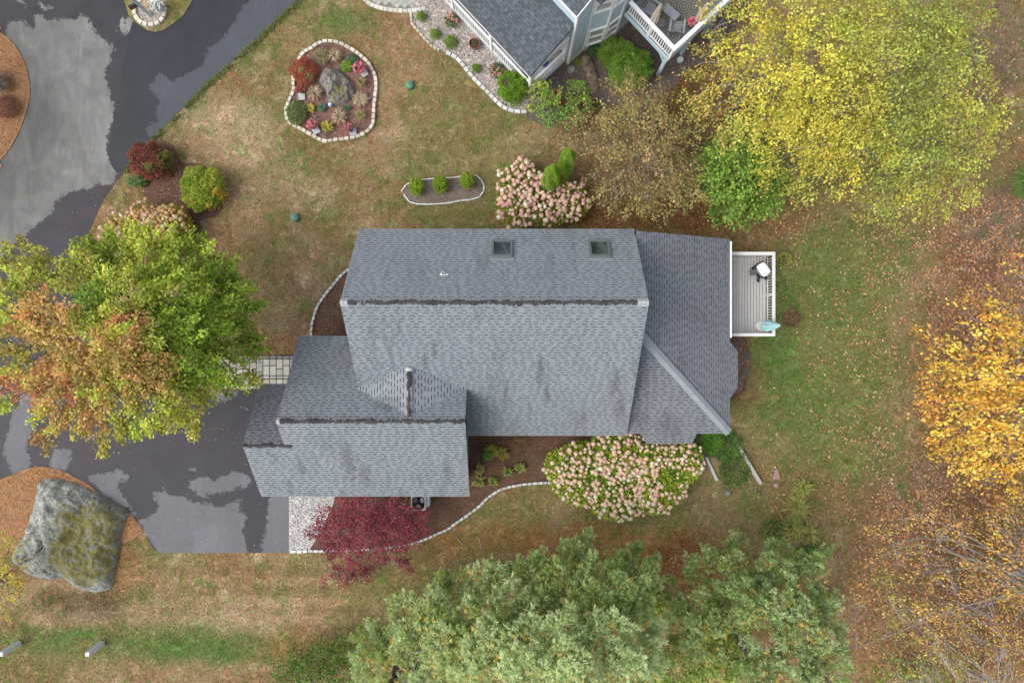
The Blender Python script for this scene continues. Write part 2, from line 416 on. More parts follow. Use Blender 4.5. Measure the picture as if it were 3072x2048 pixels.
# ================================================================== THE GROUND
# outlines in photograph pixels, turned into metres on the ground
JOINT = [(372, -40), (388, 35), (400, 62), (385, 110), (372, 190), (360, 270), (348, 330), (340, 370), (332, 430), (327, 470), (334, 495), (352, 518)]
EDGE_UP = [(950, -60), (895, 0), (768, 121), (620, 255), (490, 382), (457, 418), (415, 457), (389, 490), (375, 519)]
EDGE_LOW = [(359, 535), (313, 597), (291, 643), (271, 688), (250, 730), (228, 800), (222, 880)]
LEFT_BED = [(-60, 70), (0, 98), (40, 130), (70, 180), (88, 230), (90, 290), (76, 350), (52, 410), (22, 460), (0, 480), (-60, 520)]
MAILBOX_ISLE = [(366, -60), (375, 0), (385, 45), (397, 62), (420, 78), (445, 92), (466, 98), (490, 92), (520, 74), (548, 50), (568, 22), (582, -8), (600, -60)]
STREET = [(-700, -60)] + [(372, -60)] + JOINT + [(352, 518), (375, 519)] + EDGE_LOW + [(150, 1010), (52, 1165), (22, 1280), (2, 1380), (-20, 1450), (-700, 1500)]
DRIVE_UP = JOINT + [(375, 519)] + EDGE_UP[::-1][1:] + [(950, -60), (372, -60)]
DRIVE_LOW = [(52, 1165), (150, 1010), (222, 880), (236, 960), (275, 1030), (340, 1095), (450, 1148), (600, 1170), (900, 1170), (900, 1560), (870, 1560), (869, 1656),
             (490, 1658), (470, 1652), (455, 1638), (437, 1600), (415, 1568), (390, 1540), (340, 1507), (290, 1470), (240, 1437), (190, 1412), (145, 1400), (110, 1400),
             (75, 1407), (40, 1424), (0, 1440), (-20, 1450), (2, 1380), (22, 1280)]
BOULDER_BED = [(-60, 1470), (0, 1440), (40, 1424), (75, 1407), (110, 1400), (145, 1400), (190, 1412), (240, 1437), (290, 1470), (340, 1507), (390, 1540), (415, 1568), (430, 1592), (405, 1610),
               (378, 1625), (330, 1640), (250, 1640), (100, 1640), (60, 1640), (20, 1660), (-60, 1700)]
BUSH_BED = [(395, 545), (388, 500), (420, 455), (470, 420), (520, 440), (545, 490), (600, 490), (660, 540), (672, 600), (650, 650), (600, 662), (620, 720), (600, 800), (540, 760), (480, 690), (440, 610), (430, 560)]
ISLAND = [(840 + a / 4.613, 100 + b / 4.613) for a, b in [(265,390),(330,290),(400,240),(480,200),(530,160),(600,130),(680,120),(740,125),(800,140),(870,165),(940,205),(1010,240),(1080,290),
          (1150,345),(1210,400),(1250,455),(1290,525),(1320,600),(1335,680),(1335,760),(1330,840),(1320,900),(1310,970),(1305,1040),(1305,1110),(1300,1190),(1295,1260),(1265,1315),(1215,1365),
          (1145,1405),(1060,1440),(980,1455),(905,1470),(830,1475),(760,1485),(690,1505),(620,1495),(550,1475),(480,1435),(420,1395),(350,1365),(300,1325),(230,1295),(170,1260),(120,1215),(95,1140),
          (95,1070),(115,1000),(150,920),(185,850),(200,780),(200,690),(205,600),(225,500)]]
ARB_BED = [(1205,576),(1225,550),(1264,540),(1343,535),(1382,531),(1418,525),(1434,530),(1449,548),(1452,561),(1450,580),(1429,597),(1388,602),(1343,610),(1290,614),(1241,611),(1222,600),(1212,585)]
WEST_EDGE = [(1050,806),(1026,825),(1003,852),(977,884),(961,907),(948,933),(941,959),(936,985),(935,1012)]
WEST_BED = WEST_EDGE + [(935, 1060), (1140, 1060), (1140, 800)]
SOUTH_EDGE = [(1690,1447),(1640,1446),(1580,1450),(1536,1457),(1499,1468),(1463,1491),(1441,1514),(1408,1539),(1372,1564),(1343,1585),(1307,1601),(1274,1616),(1225,1631),(1160,1641),(1080,1647),(1000,1650),(925,1650)]
SOUTH_BED = [(985, 1400), (985, 1470), (1010, 1500), (995, 1540), (965, 1600), (930, 1650)] + SOUTH_EDGE[::-1] + [(1760, 1500), (1900, 1530), (2040, 1480), (2110, 1400), (2110, 1260), (1400, 1260)]
GRAVEL_STRIP = [(868, 1440), (1010, 1440), (1005, 1500), (990, 1540), (962, 1598), (928, 1650), (868, 1652)]
N_EDGE = [(1233,40),(1235,70),(1250,90),(1270,112),(1295,140),(1320,153),(1340,158),(1370,175),(1395,205),(1420,235),(1450,265),(1485,300),(1505,320),(1540,335),(1580,337)]
N_GRAVEL = N_EDGE + [(1620, 300), (1620, 240), (1380, -60), (1233, -60)]
PATIO = [(1090,-60),(1092,-5),(1105,10),(1140,25),(1190,33),(1240,33),(1290,22),(1330,4),(1345,-60)]
N_MULCH = [(1560, 330), (1600, 250), (1720, 170), (1850, 100), (1960, -60), (2260, -60), (2230, 60), (2120, 170), (2010, 270), (1940, 330), (1850, 330), (1760, 280), (1700, 330), (1640, 380)]
NE_LITTER = [(1740, 560), (1820, 470), (2000, 400), (2250, 560), (2420, 640), (2400, 700), (2340, 760), (2200, 780), (1880, 740), (1760, 700)]
EAST_BED = [(2170, 1000), (2225, 1004), (2246, 1040), (2252, 1090), (2240, 1140), (2226, 1180), (2170, 1190)]
W = {k: GA(v) for k, v in dict(street=STREET, drive_up=DRIVE_UP, drive_low=DRIVE_LOW, left_bed=LEFT_BED + [(-700, 520), (-700, 70)], isle=MAILBOX_ISLE,
     boulder_bed=BOULDER_BED, bush_bed=BUSH_BED, island=ISLAND, arb=ARB_BED, west=WEST_BED, south=SOUTH_BED, strip=GRAVEL_STRIP, ngravel=N_GRAVEL, patio=PATIO, nmulch=N_MULCH, east=EAST_BED).items()}

def L(c): return np.array(c)
TAN, BROWN, OLIVE, GREEN = L((.250, .172, .094)), L((.200, .120, .060)), L((.152, .134, .052)), L((.085, .130, .034))
PALE, ORANGE, RUST, DARKB, LEAFB = L((.34, .255, .16)), L((.215, .115, .043)), L((.15, .062, .026)), L((.085, .058, .03)), L((.15, .10, .075))
OG = L((.118, .138, .042))
BLOBS = [  # px, py, rx, ry, colour, amount
    (420,1925,560,60,GREEN,.95),(640,1955,240,45,GREEN,.8),(800,1900,120,40,GREEN,.5),(150,1990,300,60,OLIVE,.6),
    (2500,1050,280,480,OG,.95),(2380,1180,110,220,GREEN,.6),(2350,1100,60,90,GREEN,.7),(2480,860,150,120,GREEN,.45),(2580,1350,130,200,OG,.7),(2480,760,170,110,OG,.7),
    (1080,70,110,60,GREEN,.6),(1020,50,60,40,GREEN,.5),(730,90,60,120,GREEN,.4),(850,180,60,80,OLIVE,.5),(950,470,130,60,OLIVE,.5),
    (1350,330,160,160,OLIVE,.7),(1480,400,110,170,OLIVE,.8),(1260,480,130,70,OLIVE,.55),(1100,560,100,60,BROWN,.6),(1350,640,160,35,OLIVE,.8),(1560,640,100,60,OLIVE,.8),
    (1180,120,150,90,BROWN,.6),(1000,330,120,50,ORANGE,.3),(1200,330,100,60,BROWN,.4),(900,430,90,50,BROWN,.4),
    (700,430,130,120,PALE,.75),(620,340,110,90,PALE,.4),(790,520,100,80,PALE,.4),(930,580,90,70,PALE,.35),(930,800,70,90,PALE,.5),(850,930,60,60,PALE,.4),(960,690,120,40,BROWN,.4),
    (760,680,120,80,BROWN,.4),(820,900,140,110,OLIVE,.35),(760,1030,120,70,BROWN,.6),(830,1060,120,25,ORANGE,.5),(820,760,140,60,OLIVE,.55),(1000,780,60,80,OLIVE,.4),
    (1500,1620,260,70,ORANGE,.75),(1850,1640,380,80,ORANGE,.8),(1800,1690,300,50,RUST,.5),(2060,1700,140,100,RUST,.95),(1480,1720,120,60,RUST,.5),(1420,1540,90,60,OLIVE,.7),(1560,1530,120,50,OLIVE,.5),
    (1200,1750,250,100,OLIVE,.55),(1000,1820,250,60,TAN,.5),(900,1930,160,50,ORANGE,.6),(700,1730,200,50,BROWN,.5),(500,1740,250,50,TAN,.7),(760,1850,160,60,PALE,.5),(400,1840,250,40,PALE,.35),(250,1840,150,30,LEAFB,.7),
    (950,1690,80,50,GREEN,.35),(950,1740,150,60,OLIVE,.5),
    (2250,1550,160,150,OLIVE,.6),(2150,1560,80,80,TAN,.5),(2300,1380,130,120,OLIVE,.7),(2250,1500,60,60,GREEN,.4),
    (2060,300,260,260,DARKB,.85),(2050,200,150,150,RUST,.5),(1850,420,220,220,DARKB,.7),(1900,520,200,90,BROWN,.5),(2100,640,300,60,RUST,.85),(2330,660,120,70,BROWN,.9),(1790,640,70,90,RUST,.8),
    (2450,350,300,250,OLIVE,.6),(2450,350,200,200,DARKB,.35),(2700,500,300,120,OLIVE,.7),(2850,300,180,320,OLIVE,.6),(2980,150,120,200,LEAFB,.7),(2800,720,170,150,BROWN,.3),(2640,760,170,130,OG,.7),
    (3000,720,130,170,LEAFB,.95),(2930,860,120,110,RUST,.55),(2960,1150,230,350,RUST,.8),(2760,1550,180,200,LEAFB,.6),(2950,1700,300,400,RUST,.7),(2950,1800,220,250,DARKB,.5),(2620,1700,120,260,BROWN,.8),(2640,1950,130,150,BROWN,.7),
    (250,1800,170,40,DARKB,.8),(400,1720,70,70,ORANGE,.5),(330,1690,60,80,ORANGE,.4),(430,620,70,60,BROWN,.5),(350,640,40,60,TAN,.6),(2480,1500,120,120,BROWN,.4)]
def ground_col(x, y):
    px = 1536 + np.asarray(x) * F / H; py = 1024 - np.asarray(y) * F / H
    f1 = fbm(x, y, .22, 1); f2 = fbm(x, y, .55, 7); f3 = fbm(x, y, 1.6, 12)
    s = np.clip((f1 - .40) / .22, 0, 1)[..., None]; c = TAN * (1 - s) + OLIVE * s
    s = np.clip((f2 - .50) / .16, 0, .75)[..., None]; c = c * (1 - s) + BROWN * s
    s = np.clip((f3 - .60) / .2, 0, .5)[..., None]; c = c * (1 - s) + PALE * s
    wob = (fbm(x, y, .7, 21) - .5) * 1.1
    for bx, by, rx, ry, col, a in BLOBS:
        d = np.sqrt(((px - bx) / rx) ** 2 + ((py - by) / ry) ** 2) + wob
        s = (np.clip((1.12 - d) / .55, 0, 1) * a)[..., None]
        s = s * (.62 + .38 * np.clip((f3[..., None] - .3) / .35, 0, 1))
        c = c * (1 - s) + col * s
    band = np.sin(py / 9.5 + 1.2 * fbm(x, y, .15, 8)) * np.clip((px - 380) / 80, 0, 1) * np.clip((1250 - px) / 100, 0, 1) * np.clip((py - 1665) / 25, 0, 1) * np.clip((1890 - py) / 40, 0, 1)
    c = c * (1 + .13 * band[..., None])      # mowing stripes
    return c

gx = np.r_[-400, -120, -60, np.arange(-30, 30.01, .25), 60, 120, 400]; gy = np.r_[-400, -120, -50, np.arange(-21.5, 21.51, .25), 50, 120, 400]
XX, YY = np.meshgrid(gx, gy); nx, ny = len(gx), len(gy)
V = np.c_[XX.ravel(), YY.ravel(), np.zeros(nx * ny)]
ii = (np.arange(ny - 1)[:, None] * nx + np.arange(nx - 1)[None, :]).ravel()
FA = np.c_[ii, ii + 1, ii + nx + 1, ii + nx]
lawn = npmesh('lawn', V, FA, M['lawn'])
a = lawn.data.attributes.new('col', 'FLOAT_COLOR', 'POINT'); cc = np.ones((nx * ny, 4), dtype=np.float32)
cc[:, :3] = ground_col(XX.ravel(), YY.ravel()); a.data.foreach_set('color', cc.ravel())
tag(lawn, kind='structure')

def wobble(path, amp, sc, seed=0):
    q = np.array(path); d = np.gradient(q, axis=0); n = np.c_[-d[:, 1], d[:, 0]]; n /= np.linalg.norm(n, axis=1)[:, None] + 1e-9
    return q + n * ((fbm(q[:, 0], q[:, 1], sc, seed, 3) - .5) * 2 * amp)[:, None]
def sheet(name, poly, z, mat, step=.25, fields=None, amp=.05, grid=.3, lift=None, smooth=False):
    """flat sheet with the outline POLY, filled with a regular net of points that can carry values"""
    q = wobble(smooth_path(poly, True, step) if smooth else np.array(densify(poly, step)), amp, 1.8, 3)
    x0, y0 = q.min(0); x1, y1 = q.max(0)
    px, py = np.meshgrid(np.arange(x0, x1, grid), np.arange(y0, y1, grid)); px, py = px.ravel(), py.ravel()
    k = (sdf([tuple(p) for p in q], px, py) > grid * .4) & (abs(px) < 28) & (abs(py) < 19)
    inn = np.c_[px[k], py[k]]; pts = [Vector(p) for p in np.r_[q, inn]]
    n = len(q)
    vs, es, fs, *_ = delaunay_2d_cdt(pts, [], [list(range(n))], 1, 1e-5)
    xy = np.array([tuple(v) for v in vs]); zz = np.full(len(xy), z)
    if lift is not None: zz = zz + lift(xy[:, 0], xy[:, 1], [tuple(p) for p in q])
    me = bpy.data.meshes.new(name); me.from_pydata(np.c_[xy, zz].tolist(), [], [list(f) for f in fs]); me.materials.append(mat); me.update()
    if me.polygons and sum(p.normal.z for p in me.polygons) < 0: me.flip_normals()
    for nm, fn in (fields or {}).items():
        at = me.attributes.new(nm, 'FLOAT', 'POINT'); at.data.foreach_set('value', np.asarray(fn(xy[:, 0], xy[:, 1]), dtype=np.float32))
    o = link(name, me); tag(o, kind='structure'); return o
def densify(poly, step):
    out = []
    for i in range(len(poly)):
        a = np.array(poly[i][:2], float); b = np.array(poly[(i + 1) % len(poly)][:2], float); n = max(1, int(np.hypot(*(b - a)) / step))
        out += [tuple(a + (b - a) * k / n) for k in range(n)]
    return out
def union_sdf(polys):
    ps = [GA(p) for p in polys]
    return lambda x, y: np.max([sdf(p, x, y) for p in ps], axis=0)

DRY_STREET = [[(22,65),(40,58),(75,65),(82,84),(108,84),(96,45),(130,55),(150,65),(190,55),(207,63),(235,52),(245,40),(272,60),(285,95),(300,112),(322,118),(337,150),(331,190),(318,200),(316,235),(330,270),(338,310),(341,340),(333,380),(320,410),(325,470),
      (352,520),(357,530),(340,552),(322,556),(300,552),(270,570),(250,562),(180,590),(165,612),(150,640),(120,668),(60,720),(20,760),(-10,775),(-150,900),(-400,700),(-100,560),(0,480),(22,460),(90,290),(70,180),(18,105)],
      [(352,75),(385,45),(398,66),(388,100),(380,110),(368,95)],[(115,-30),(130,15),(160,18),(165,25),(135,28),(118,15)],[(48,-30),(72,5),(68,15),(52,5)],[(85,30),(95,30),(95,38),(86,36)],[(335,105),(345,100),(345,115),(337,118)],[(345,140),(357,140),(354,160),(346,158)],[(36,1190),(-40,1300),(-60,1150)]]
DRY_UP = [[(780,-40),(720,30),(690,90),(650,130),(620,150),(612,190),(580,215),(540,235),(500,240),(485,222),(465,228),(463,250),(442,262),(450,280),(485,296),(468,320),(464,350),(478,362),(438,380),(448,425),(490,395),(620,265),(780,121),(960,-60)]]
DRY_LOW = [[(50,1160),(80,1120),(125,1150),(118,1215),(90,1220),(105,1255),(90,1320),(75,1340),(85,1370),(108,1400),(33,1428),(30,1390),(5,1365),(25,1290),(35,1240),(60,1220)],
           [(165,1345),(220,1350),(208,1385),(200,1415),(170,1410),(140,1397)],
           [(260,1432),(300,1420),(350,1420),(355,1403),(392,1430),(350,1450),(345,1465),(380,1500),(420,1560),(340,1507)],
           [(455,1482),(490,1458),(507,1490),(540,1483),(570,1500),(620,1508),(660,1520),(700,1502),(720,1480),(727,1500),(718,1530),(742,1548),(728,1590),(736,1625),(745,1665),(480,1668),(435,1605),(405,1545),(440,1562),(482,1522)],
           [(572,1440),(600,1430),(640,1437),(670,1430),(700,1413),(742,1420),(757,1445),(730,1460),(680,1473),(600,1488),(575,1472)],
           [(806,1480),(880,1480),(880,1665),(778,1665),(802,1560)],[(608,1160),(722,1160),(690,1200),(640,1205)],[(566,1405),(592,1402),(590,1412),(570,1411)],[(735,1225),(755,1222),(750,1240)]]
WORN = GA([(-600, -60), (60, 60), (120, 150), (150, 260), (165, 360), (130, 470), (60, 600), (-40, 720), (-600, 900)])
worn = lambda x, y: np.clip(sdf(WORN, x, y) / 1.6 + .5 + (fbm(x, y, .5, 19) - .5) * 1.6, 0, 1)
street = sheet('street', W['street'], .006, M['street'], fields={'dry': union_sdf(DRY_STREET), 'worn': worn}, amp=.04)
drive_up = sheet('driveway', W['drive_up'], .018, M['drive_new'], fields={'dry': union_sdf(DRY_UP)}, amp=.03)
drive_low = sheet('driveway', W['drive_low'], .018, M['drive'], fields={'dry': union_sdf(DRY_LOW)}, amp=.03)
mound = lambda h, w: (lambda x, y, q: h * np.clip(sdf(q, x, y) / w, 0, 1) ** .7 + .03 * fbm(x, y, 3, 4))
for nm, key, mat, z, h, w, sm in [('mulch_bed', 'left_bed', 'mulch_tan', .022, .15, 1.2, True), ('grass_island', 'isle', 'lawn', .026, .12, .8, False), ('mulch_bed', 'boulder_bed', 'mulch_tan', .026, .12, 1.0, True),
        ('mulch_bed', 'bush_bed', 'mulch', .02, .06, .6, True), ('mulch_bed', 'island', 'mulch_red', .03, .16, 1.2, True), ('mulch_bed', 'arb', 'mulch_grey', .02, .04, .5, True),
        ('mulch_bed', 'west', 'mulch', .02, .06, .5, False), ('mulch_bed', 'south', 'mulch', .02, .07, .6, False), ('gravel_strip', 'strip', 'gravel_white', .05, .0, 1, False),
        ('gravel_bed', 'ngravel', 'gravel_base', .02, .05, 1.0, False), ('mulch_bed', 'nmulch', 'mulch_dark', .012, .03, .6, True), ('mulch_bed', 'east', 'mulch', .012, .03, .4, True)]:
    o = sheet(nm, W[key], z, M[mat], lift=mound(h, w), grid=.28, amp=.05 if key != 'strip' else .01, smooth=sm)
    if key == 'isle':
        at = o.data.attributes.new('col', 'FLOAT_COLOR', 'POINT'); q = np.array([v.co[:2] for v in o.data.vertices]); cc = np.ones((len(q), 4), dtype=np.float32)
        s = np.clip((fbm(q[:, 0], q[:, 1], 1.1, 9) - .4) / .2, 0, 1)[:, None]; cc[:, :3] = TAN * 1.1 * (1 - s) + OLIVE * s; at.data.foreach_set('color', cc.ravel())
NO_GRASS = ['street', 'drive_up', 'drive_low', 'left_bed', 'boulder_bed', 'bush_bed', 'island', 'arb', 'west', 'south', 'strip', 'ngravel', 'patio', 'nmulch', 'east']
HOUSE_FOOT = [(-11.3, -6.9), (-2.2, -6.9), (-2.2, -4.1), (9.8, -4.1), (9.8, 4.5), (-6.4, 4.5), (-6.4, 0), (-11.3, -1.9)]

def flat_leaves(name, x, y, z, size, cols, mat, tilt=.35, tri=False, aspect=.6):
    n = len(x); c = np.c_[x, y, z]
    a = rng.random(n) * 2 * np.pi; t = np.c_[np.cos(a), np.sin(a), rng.normal(0, tilt, n)]; t /= np.linalg.norm(t, axis=1)[:, None]
    b = np.cross(t, np.c_[rng.normal(0, tilt, n), rng.normal(0, tilt, n), np.ones(n)]); b /= np.linalg.norm(b, axis=1)[:, None]
    s = np.asarray(size)[:, None]
    if tri:
        vs = np.stack([c + t * s, c + b * s * aspect, c - b * s * aspect], 1).reshape(-1, 3); vs[:, 2] = np.maximum(vs[:, 2], .004); fs = np.arange(n * 3).reshape(-1, 3)
    else:
        vs = np.stack([c + t * s, c + b * s * aspect, c - t * s * .8, c - b * s * aspect], 1).reshape(-1, 3); vs[:, 2] = np.maximum(vs[:, 2], .004); fs = np.arange(n * 4).reshape(-1, 4)
    o = npmesh(name, vs, fs, mat, fcol=cols); tag(o, kind='stuff'); return o

# short grass standing on the lawn, coloured by the turf it grows from
n = 210000
x = rng.uniform(-26.5, 26.5, n); y = rng.uniform(-18, 18, n); k = np.ones(n, bool)
for key in NO_GRASS: k &= ~inside(W[key], x, y)
k &= ~inside(HOUSE_FOOT, x, y); x, y = x[k], y[k]; c = ground_col(x, y)
gr = fbm(x, y, 2.0, 31)[:, None]; c = c * rng.uniform(.4, 1.9, len(x))[:, None] * (1 + (rng.random(len(x))[:, None] - .5) * np.array([.1, .25, .2]))
flat_leaves('grass', x, y, rng.uniform(.012, .045, len(x)), rng.uniform(.04, .085, len(x)), c, M['litter'], .5, True, .3)
# long green grass along the driveway edge
pts = []
for i in range(len(EDGE_UP) - 1):
    a0, b0 = np.array(EDGE_UP[i]), np.array(EDGE_UP[i + 1]); m = int(np.hypot(*(b0 - a0)) * 11)
    t = rng.random(m)[:, None]; nn = np.array([-(b0 - a0)[1], (b0 - a0)[0]]) / np.hypot(*(b0 - a0)); pts.append(a0 + (b0 - a0) * t - nn * (np.abs(rng.normal(0, 7, m)) - 1.5)[:, None])
pts = np.concatenate(pts); x = (pts[:, 0] - 1536) * H / F; y = (1024 - pts[:, 1]) * H / F
kk = fbm(x, y, 1.2, 3) > .40; x, y = x[kk], y[kk]
c = np.where(rng.random((len(x), 1)) < .7, L((.085, .115, .03)), L((.19, .17, .07))) * rng.uniform(.6, 1.5, (len(x), 1))
flat_leaves('edge_grass', x, y, rng.uniform(.03, .08, len(x)), rng.uniform(.05, .1, len(x)), c, M['litter'], .6, True, .3)

# fallen leaves
def litter(n, blobs, pal, size, z=.03, name='fallen_leaves', avoid=()):
    X = []; Y = []
    wt = np.array([b[4] for b in blobs], float); wt /= wt.sum()
    for (px, py, rx, ry, w), m in zip(blobs, rng.multinomial(n, wt)):
        X.append(px + rng.normal(0, .55, m) * rx); Y.append(py + rng.normal(0, .55, m) * ry)
    X = np.concatenate(X); Y = np.concatenate(Y); x = (X - 1536) * H / F; y = (1024 - Y) * H / F
    k = ~inside(HOUSE_FOOT, x, y)
    k &= fbm(x, y, 1.3, 44) + rng.normal(0, .09, len(x)) > .45
    for key in avoid: k &= ~inside(W[key], x, y)
    x, y = x[k], y[k]; c = np.array(pal)[rng.integers(0, len(pal), len(x))] * rng.uniform(.65, 1.35, (len(x), 1))
    return flat_leaves(name, x, y, z + rng.uniform(0, .03, len(x)), rng.uniform(size[0], size[1], len(x)), c, M['litter'], .3)
PEACH = [(.42, .22, .12), (.34, .13, .06), (.50, .30, .18), (.30, .17, .09), (.45, .33, .16), (.22, .10, .06)]
litter(9500, [(2750,760,330,260,3),(2650,950,230,300,1.6),(2800,600,260,160,2.2),(2560,1250,230,350,1.3),(2700,1500,200,260,2.0),(2600,1650,120,300,1.2),(2980,250,140,350,1.6),(2350,700,150,120,1),(2400,1450,200,200,.6)], PEACH, (.035, .085))
litter(26000, [(3000,720,150,180,3),(2930,900,200,160,3.2),(2950,1200,240,300,3),(2950,1650,280,350,4),(2800,1950,250,120,2),(2760,1500,150,150,1.5)], [(.30,.13,.06),(.22,.09,.045),(.38,.20,.10),(.16,.09,.07),(.26,.19,.16),(.42,.27,.12)], (.04, .085))
litter(9000, [(2100,640,320,70,3),(1800,640,80,90,1),(1950,300,300,260,4),(2060,1700,150,100,2.4)], [(.20,.075,.03),(.14,.055,.025),(.30,.14,.06),(.36,.22,.08)], (.03, .07), .035)
litter(5200, [(600,900,500,500,2),(600,1750,600,160,2),(2000,1500,700,200,1),(1300,400,500,350,.8)], [(.55,.43,.24),(.45,.30,.16),(.62,.55,.36),(.35,.2,.1)], (.018, .034), .02, avoid=('drive_up',))
litter(2600, [(60,1430,200,40,1),(350,1540,100,100,1.5),(20,250,70,200,1.4),(300,1650,130,200,1.2)], [(.42,.20,.07),(.30,.13,.05),(.5,.3,.12)], (.025, .05), .2, 'fallen_leaves', ('drive_low', 'street'))
# wood chips loose on the mulch
def chips(key, n, pal, z0, zr, size=(.025, .055), name='mulch_chips', aspect=.3):
    P = W[key]; xs = [p[0] for p in P]; ys = [p[1] for p in P]
    x = rng.uniform(max(min(xs), -27), min(max(xs), 27), n * 3); y = rng.uniform(max(min(ys), -18.5), min(max(ys), 18.5), n * 3); k = sdf(P, x, y) > .08; x, y = x[k][:n], y[k][:n]
    c = np.array(pal)[rng.integers(0, len(pal), len(x))] * rng.uniform(.6, 1.4, (len(x), 1))
    return flat_leaves(name, x, y, z0 + zr * np.clip(sdf(P, x, y) / 1.0, 0, 1) ** .7 + rng.uniform(.01, .03, len(x)), rng.uniform(size[0], size[1], len(x)), c, M['litter'], .25, False, aspect)
chips('island', 2600, [(.20,.09,.07),(.12,.05,.04),(.33,.2,.16),(.42,.3,.25)], .05, .15)
chips('south', 6000, [(.10,.05,.03),(.16,.09,.05),(.05,.03,.02),(.26,.17,.11)], .05, .07)
chips('west', 1800, [(.12,.06,.03),(.18,.10,.06),(.05,.03,.02),(.34,.22,.16)], .04, .06)
chips('bush_bed', 2600, [(.10,.055,.045),(.15,.085,.065),(.06,.035,.03),(.36,.26,.22)], .04, .06)
chips('arb', 900, [(.16,.12,.10),(.10,.08,.065),(.27,.19,.15)], .04, .03)
chips('boulder_bed', 5000, [(.36,.18,.075),(.25,.11,.045),(.45,.27,.13),(.15,.07,.03)], .05, .12)
chips('left_bed', 5000, [(.32,.17,.08),(.22,.10,.05),(.42,.26,.14),(.12,.06,.03)], .06, .15)
chips('east', 1100, [(.11,.09,.08),(.17,.13,.12),(.34,.3,.27),(.3,.14,.07)], .03, .03, (.03, .06), 'bark_chips')
chips('nmulch', 6000, [(.11,.09,.08),(.17,.13,.12),(.06,.05,.045),(.3,.26,.23)], .03, .03, (.03, .06), 'bark_chips')
# pebbles
def pebbles(key, dens, pal, z0, zr, r=(.018, .04)):
    P = W[key]; xs = [p[0] for p in P]; ys = [min(p[1], 18.2) for p in P]
    area = (max(xs) - min(xs)) * (max(ys) - min(ys)); n = int(area * dens)
    x = rng.uniform(min(xs), max(xs), n); y = rng.uniform(min(ys), max(ys), n); d = sdf(P, x, y); k = d > .06; x, y, d = x[k], y[k], d[k]; n = len(x)
    s = rng.uniform(r[0], r[1], n); a = rng.random(n) * 6.28; e = rng.uniform(.65, 1, n)
    ca, sa = np.cos(a), np.sin(a); z = z0 + zr * np.clip(d, 0, 1) ** .7 + .012
    o = lambda u, v, w: np.c_[x + (u * ca - v * e * sa) * s, y + (u * sa + v * e * ca) * s, z + w * s * .6]
    vs = np.stack([o(1, 0, 0), o(0, 1, 0), o(-1, 0, 0), o(0, -1, 0), o(.1, .1, 1), o(0, 0, -.6)], 1).reshape(-1, 3)
    b = (np.arange(n) * 6)[:, None, None]; fs = (b + np.array([[0,1,4],[1,2,4],[2,3,4],[3,0,4]])[None]).reshape(-1, 3)
    c = np.repeat(np.array(pal)[rng.integers(0, len(pal), n)] * rng.uniform(.7, 1.25, (n, 1)), 4, axis=0)
    return tag(npmesh('gravel', vs, fs, M['litter'], fcol=c), kind='stuff')
pebbles('ngravel', 230, [(.50,.46,.42),(.32,.27,.23),(.62,.58,.55),(.24,.20,.18),(.42,.34,.29),(.12,.11,.105)], .03, .05, (.025, .05))
pebbles('strip', 420, [(.55,.54,.52),(.36,.35,.34),(.68,.67,.65),(.18,.175,.17)], .06, 0, (.02, .045))

# ------------------------------------------------------------------ edging stones
def stone_mesh(name, mat, bev=.12):
    me = bpy.data.meshes.new(name); vs = []
    for z, s in ((0, 1), (.86, 1), (1, 1 - bev)):
        for x, y in ((-.5, -.5), (.5, -.5), (.5, .5), (-.5, .5)):
            t = 1 + random.uniform(-.05, .05); vs.append((x * s * t, y * (s if z < 1 else 1 - bev * 1.4) * t, z * random.uniform(.96, 1.04)))
    fs = [(8, 9, 10, 11)] + [(i + k, i + (k + 1) % 4, i + 4 + (k + 1) % 4, i + 4 + k) for i in (0, 4) for k in range(4)]
    me.from_pydata(vs, [], fs); me.materials.append(mat); me.update(); return me
ST_CREAM = [stone_mesh('stone', M[k]) for k in ('stone_a', 'stone_b', 'stone_b', 'stone_a', 'stone_c')]
ST_GREY = [stone_mesh('stone', M[k]) for k in ('stone_g', 'stone_h', 'stone_h', 'stone_g')]
def edging(label, pts, closed, length, width, height, meshes, z=.0, gap=.034, lvar=.15, name='stone_edging', piece='stone'):
    q = smooth_path(pts, closed, .04); d = np.r_[0, np.cumsum(np.hypot(*np.diff(np.r_[q, q[:1]] if closed else q, axis=0).T))]
    qq = np.r_[q, q[:1]] if closed else q; tot = d[-1]; t = thing(name, label, 'edging', (q[0][0], q[0][1], 0)); s = 0
    while s < tot - length * .5:
        l = length * random.uniform(1 - lvar, 1 + lvar)
        f = lambda u: np.array([np.interp(u, d, qq[:, 0]), np.interp(u, d, qq[:, 1])])
        a, b = f(s), f(min(s + l, tot)); c = (a + b) / 2; e = b - a
        o = link(piece, random.choice(meshes), t); o.location = (c[0] - t.location.x, c[1] - t.location.y, z)
        o.rotation_euler = (random.uniform(-.03, .03), random.uniform(-.03, .03), math.atan2(e[1], e[0]) + random.uniform(-.04, .04))
        o.scale = (max(.05, np.hypot(*e) - gap), width * random.uniform(.92, 1.08), height * random.uniform(.9, 1.1)); s += l
    return t
edging('cream stone block edging around the round flower bed with the rock', GA(ISLAND), True, .275, .17, .2, ST_CREAM)
edging('thin white brick edging around the bed of three small cedars', GA(ARB_BED), True, .42, .062, .1, ST_GREY[1:3], 0, .018, .3)
edging('curved pale stone edging between lawn and mulch at the house corner', GA(WEST_EDGE), False, .26, .125, .15, ST_GREY)
edging('long curved pale stone edging along the mulch behind the red maple', GA(SOUTH_EDGE), False, .27, .12, .15, ST_GREY)
edging('short row of white stones ending the gravel strip', GA([(872, 1652), (930, 1651)]), False, .3, .14, .14, ST_GREY[1:3])
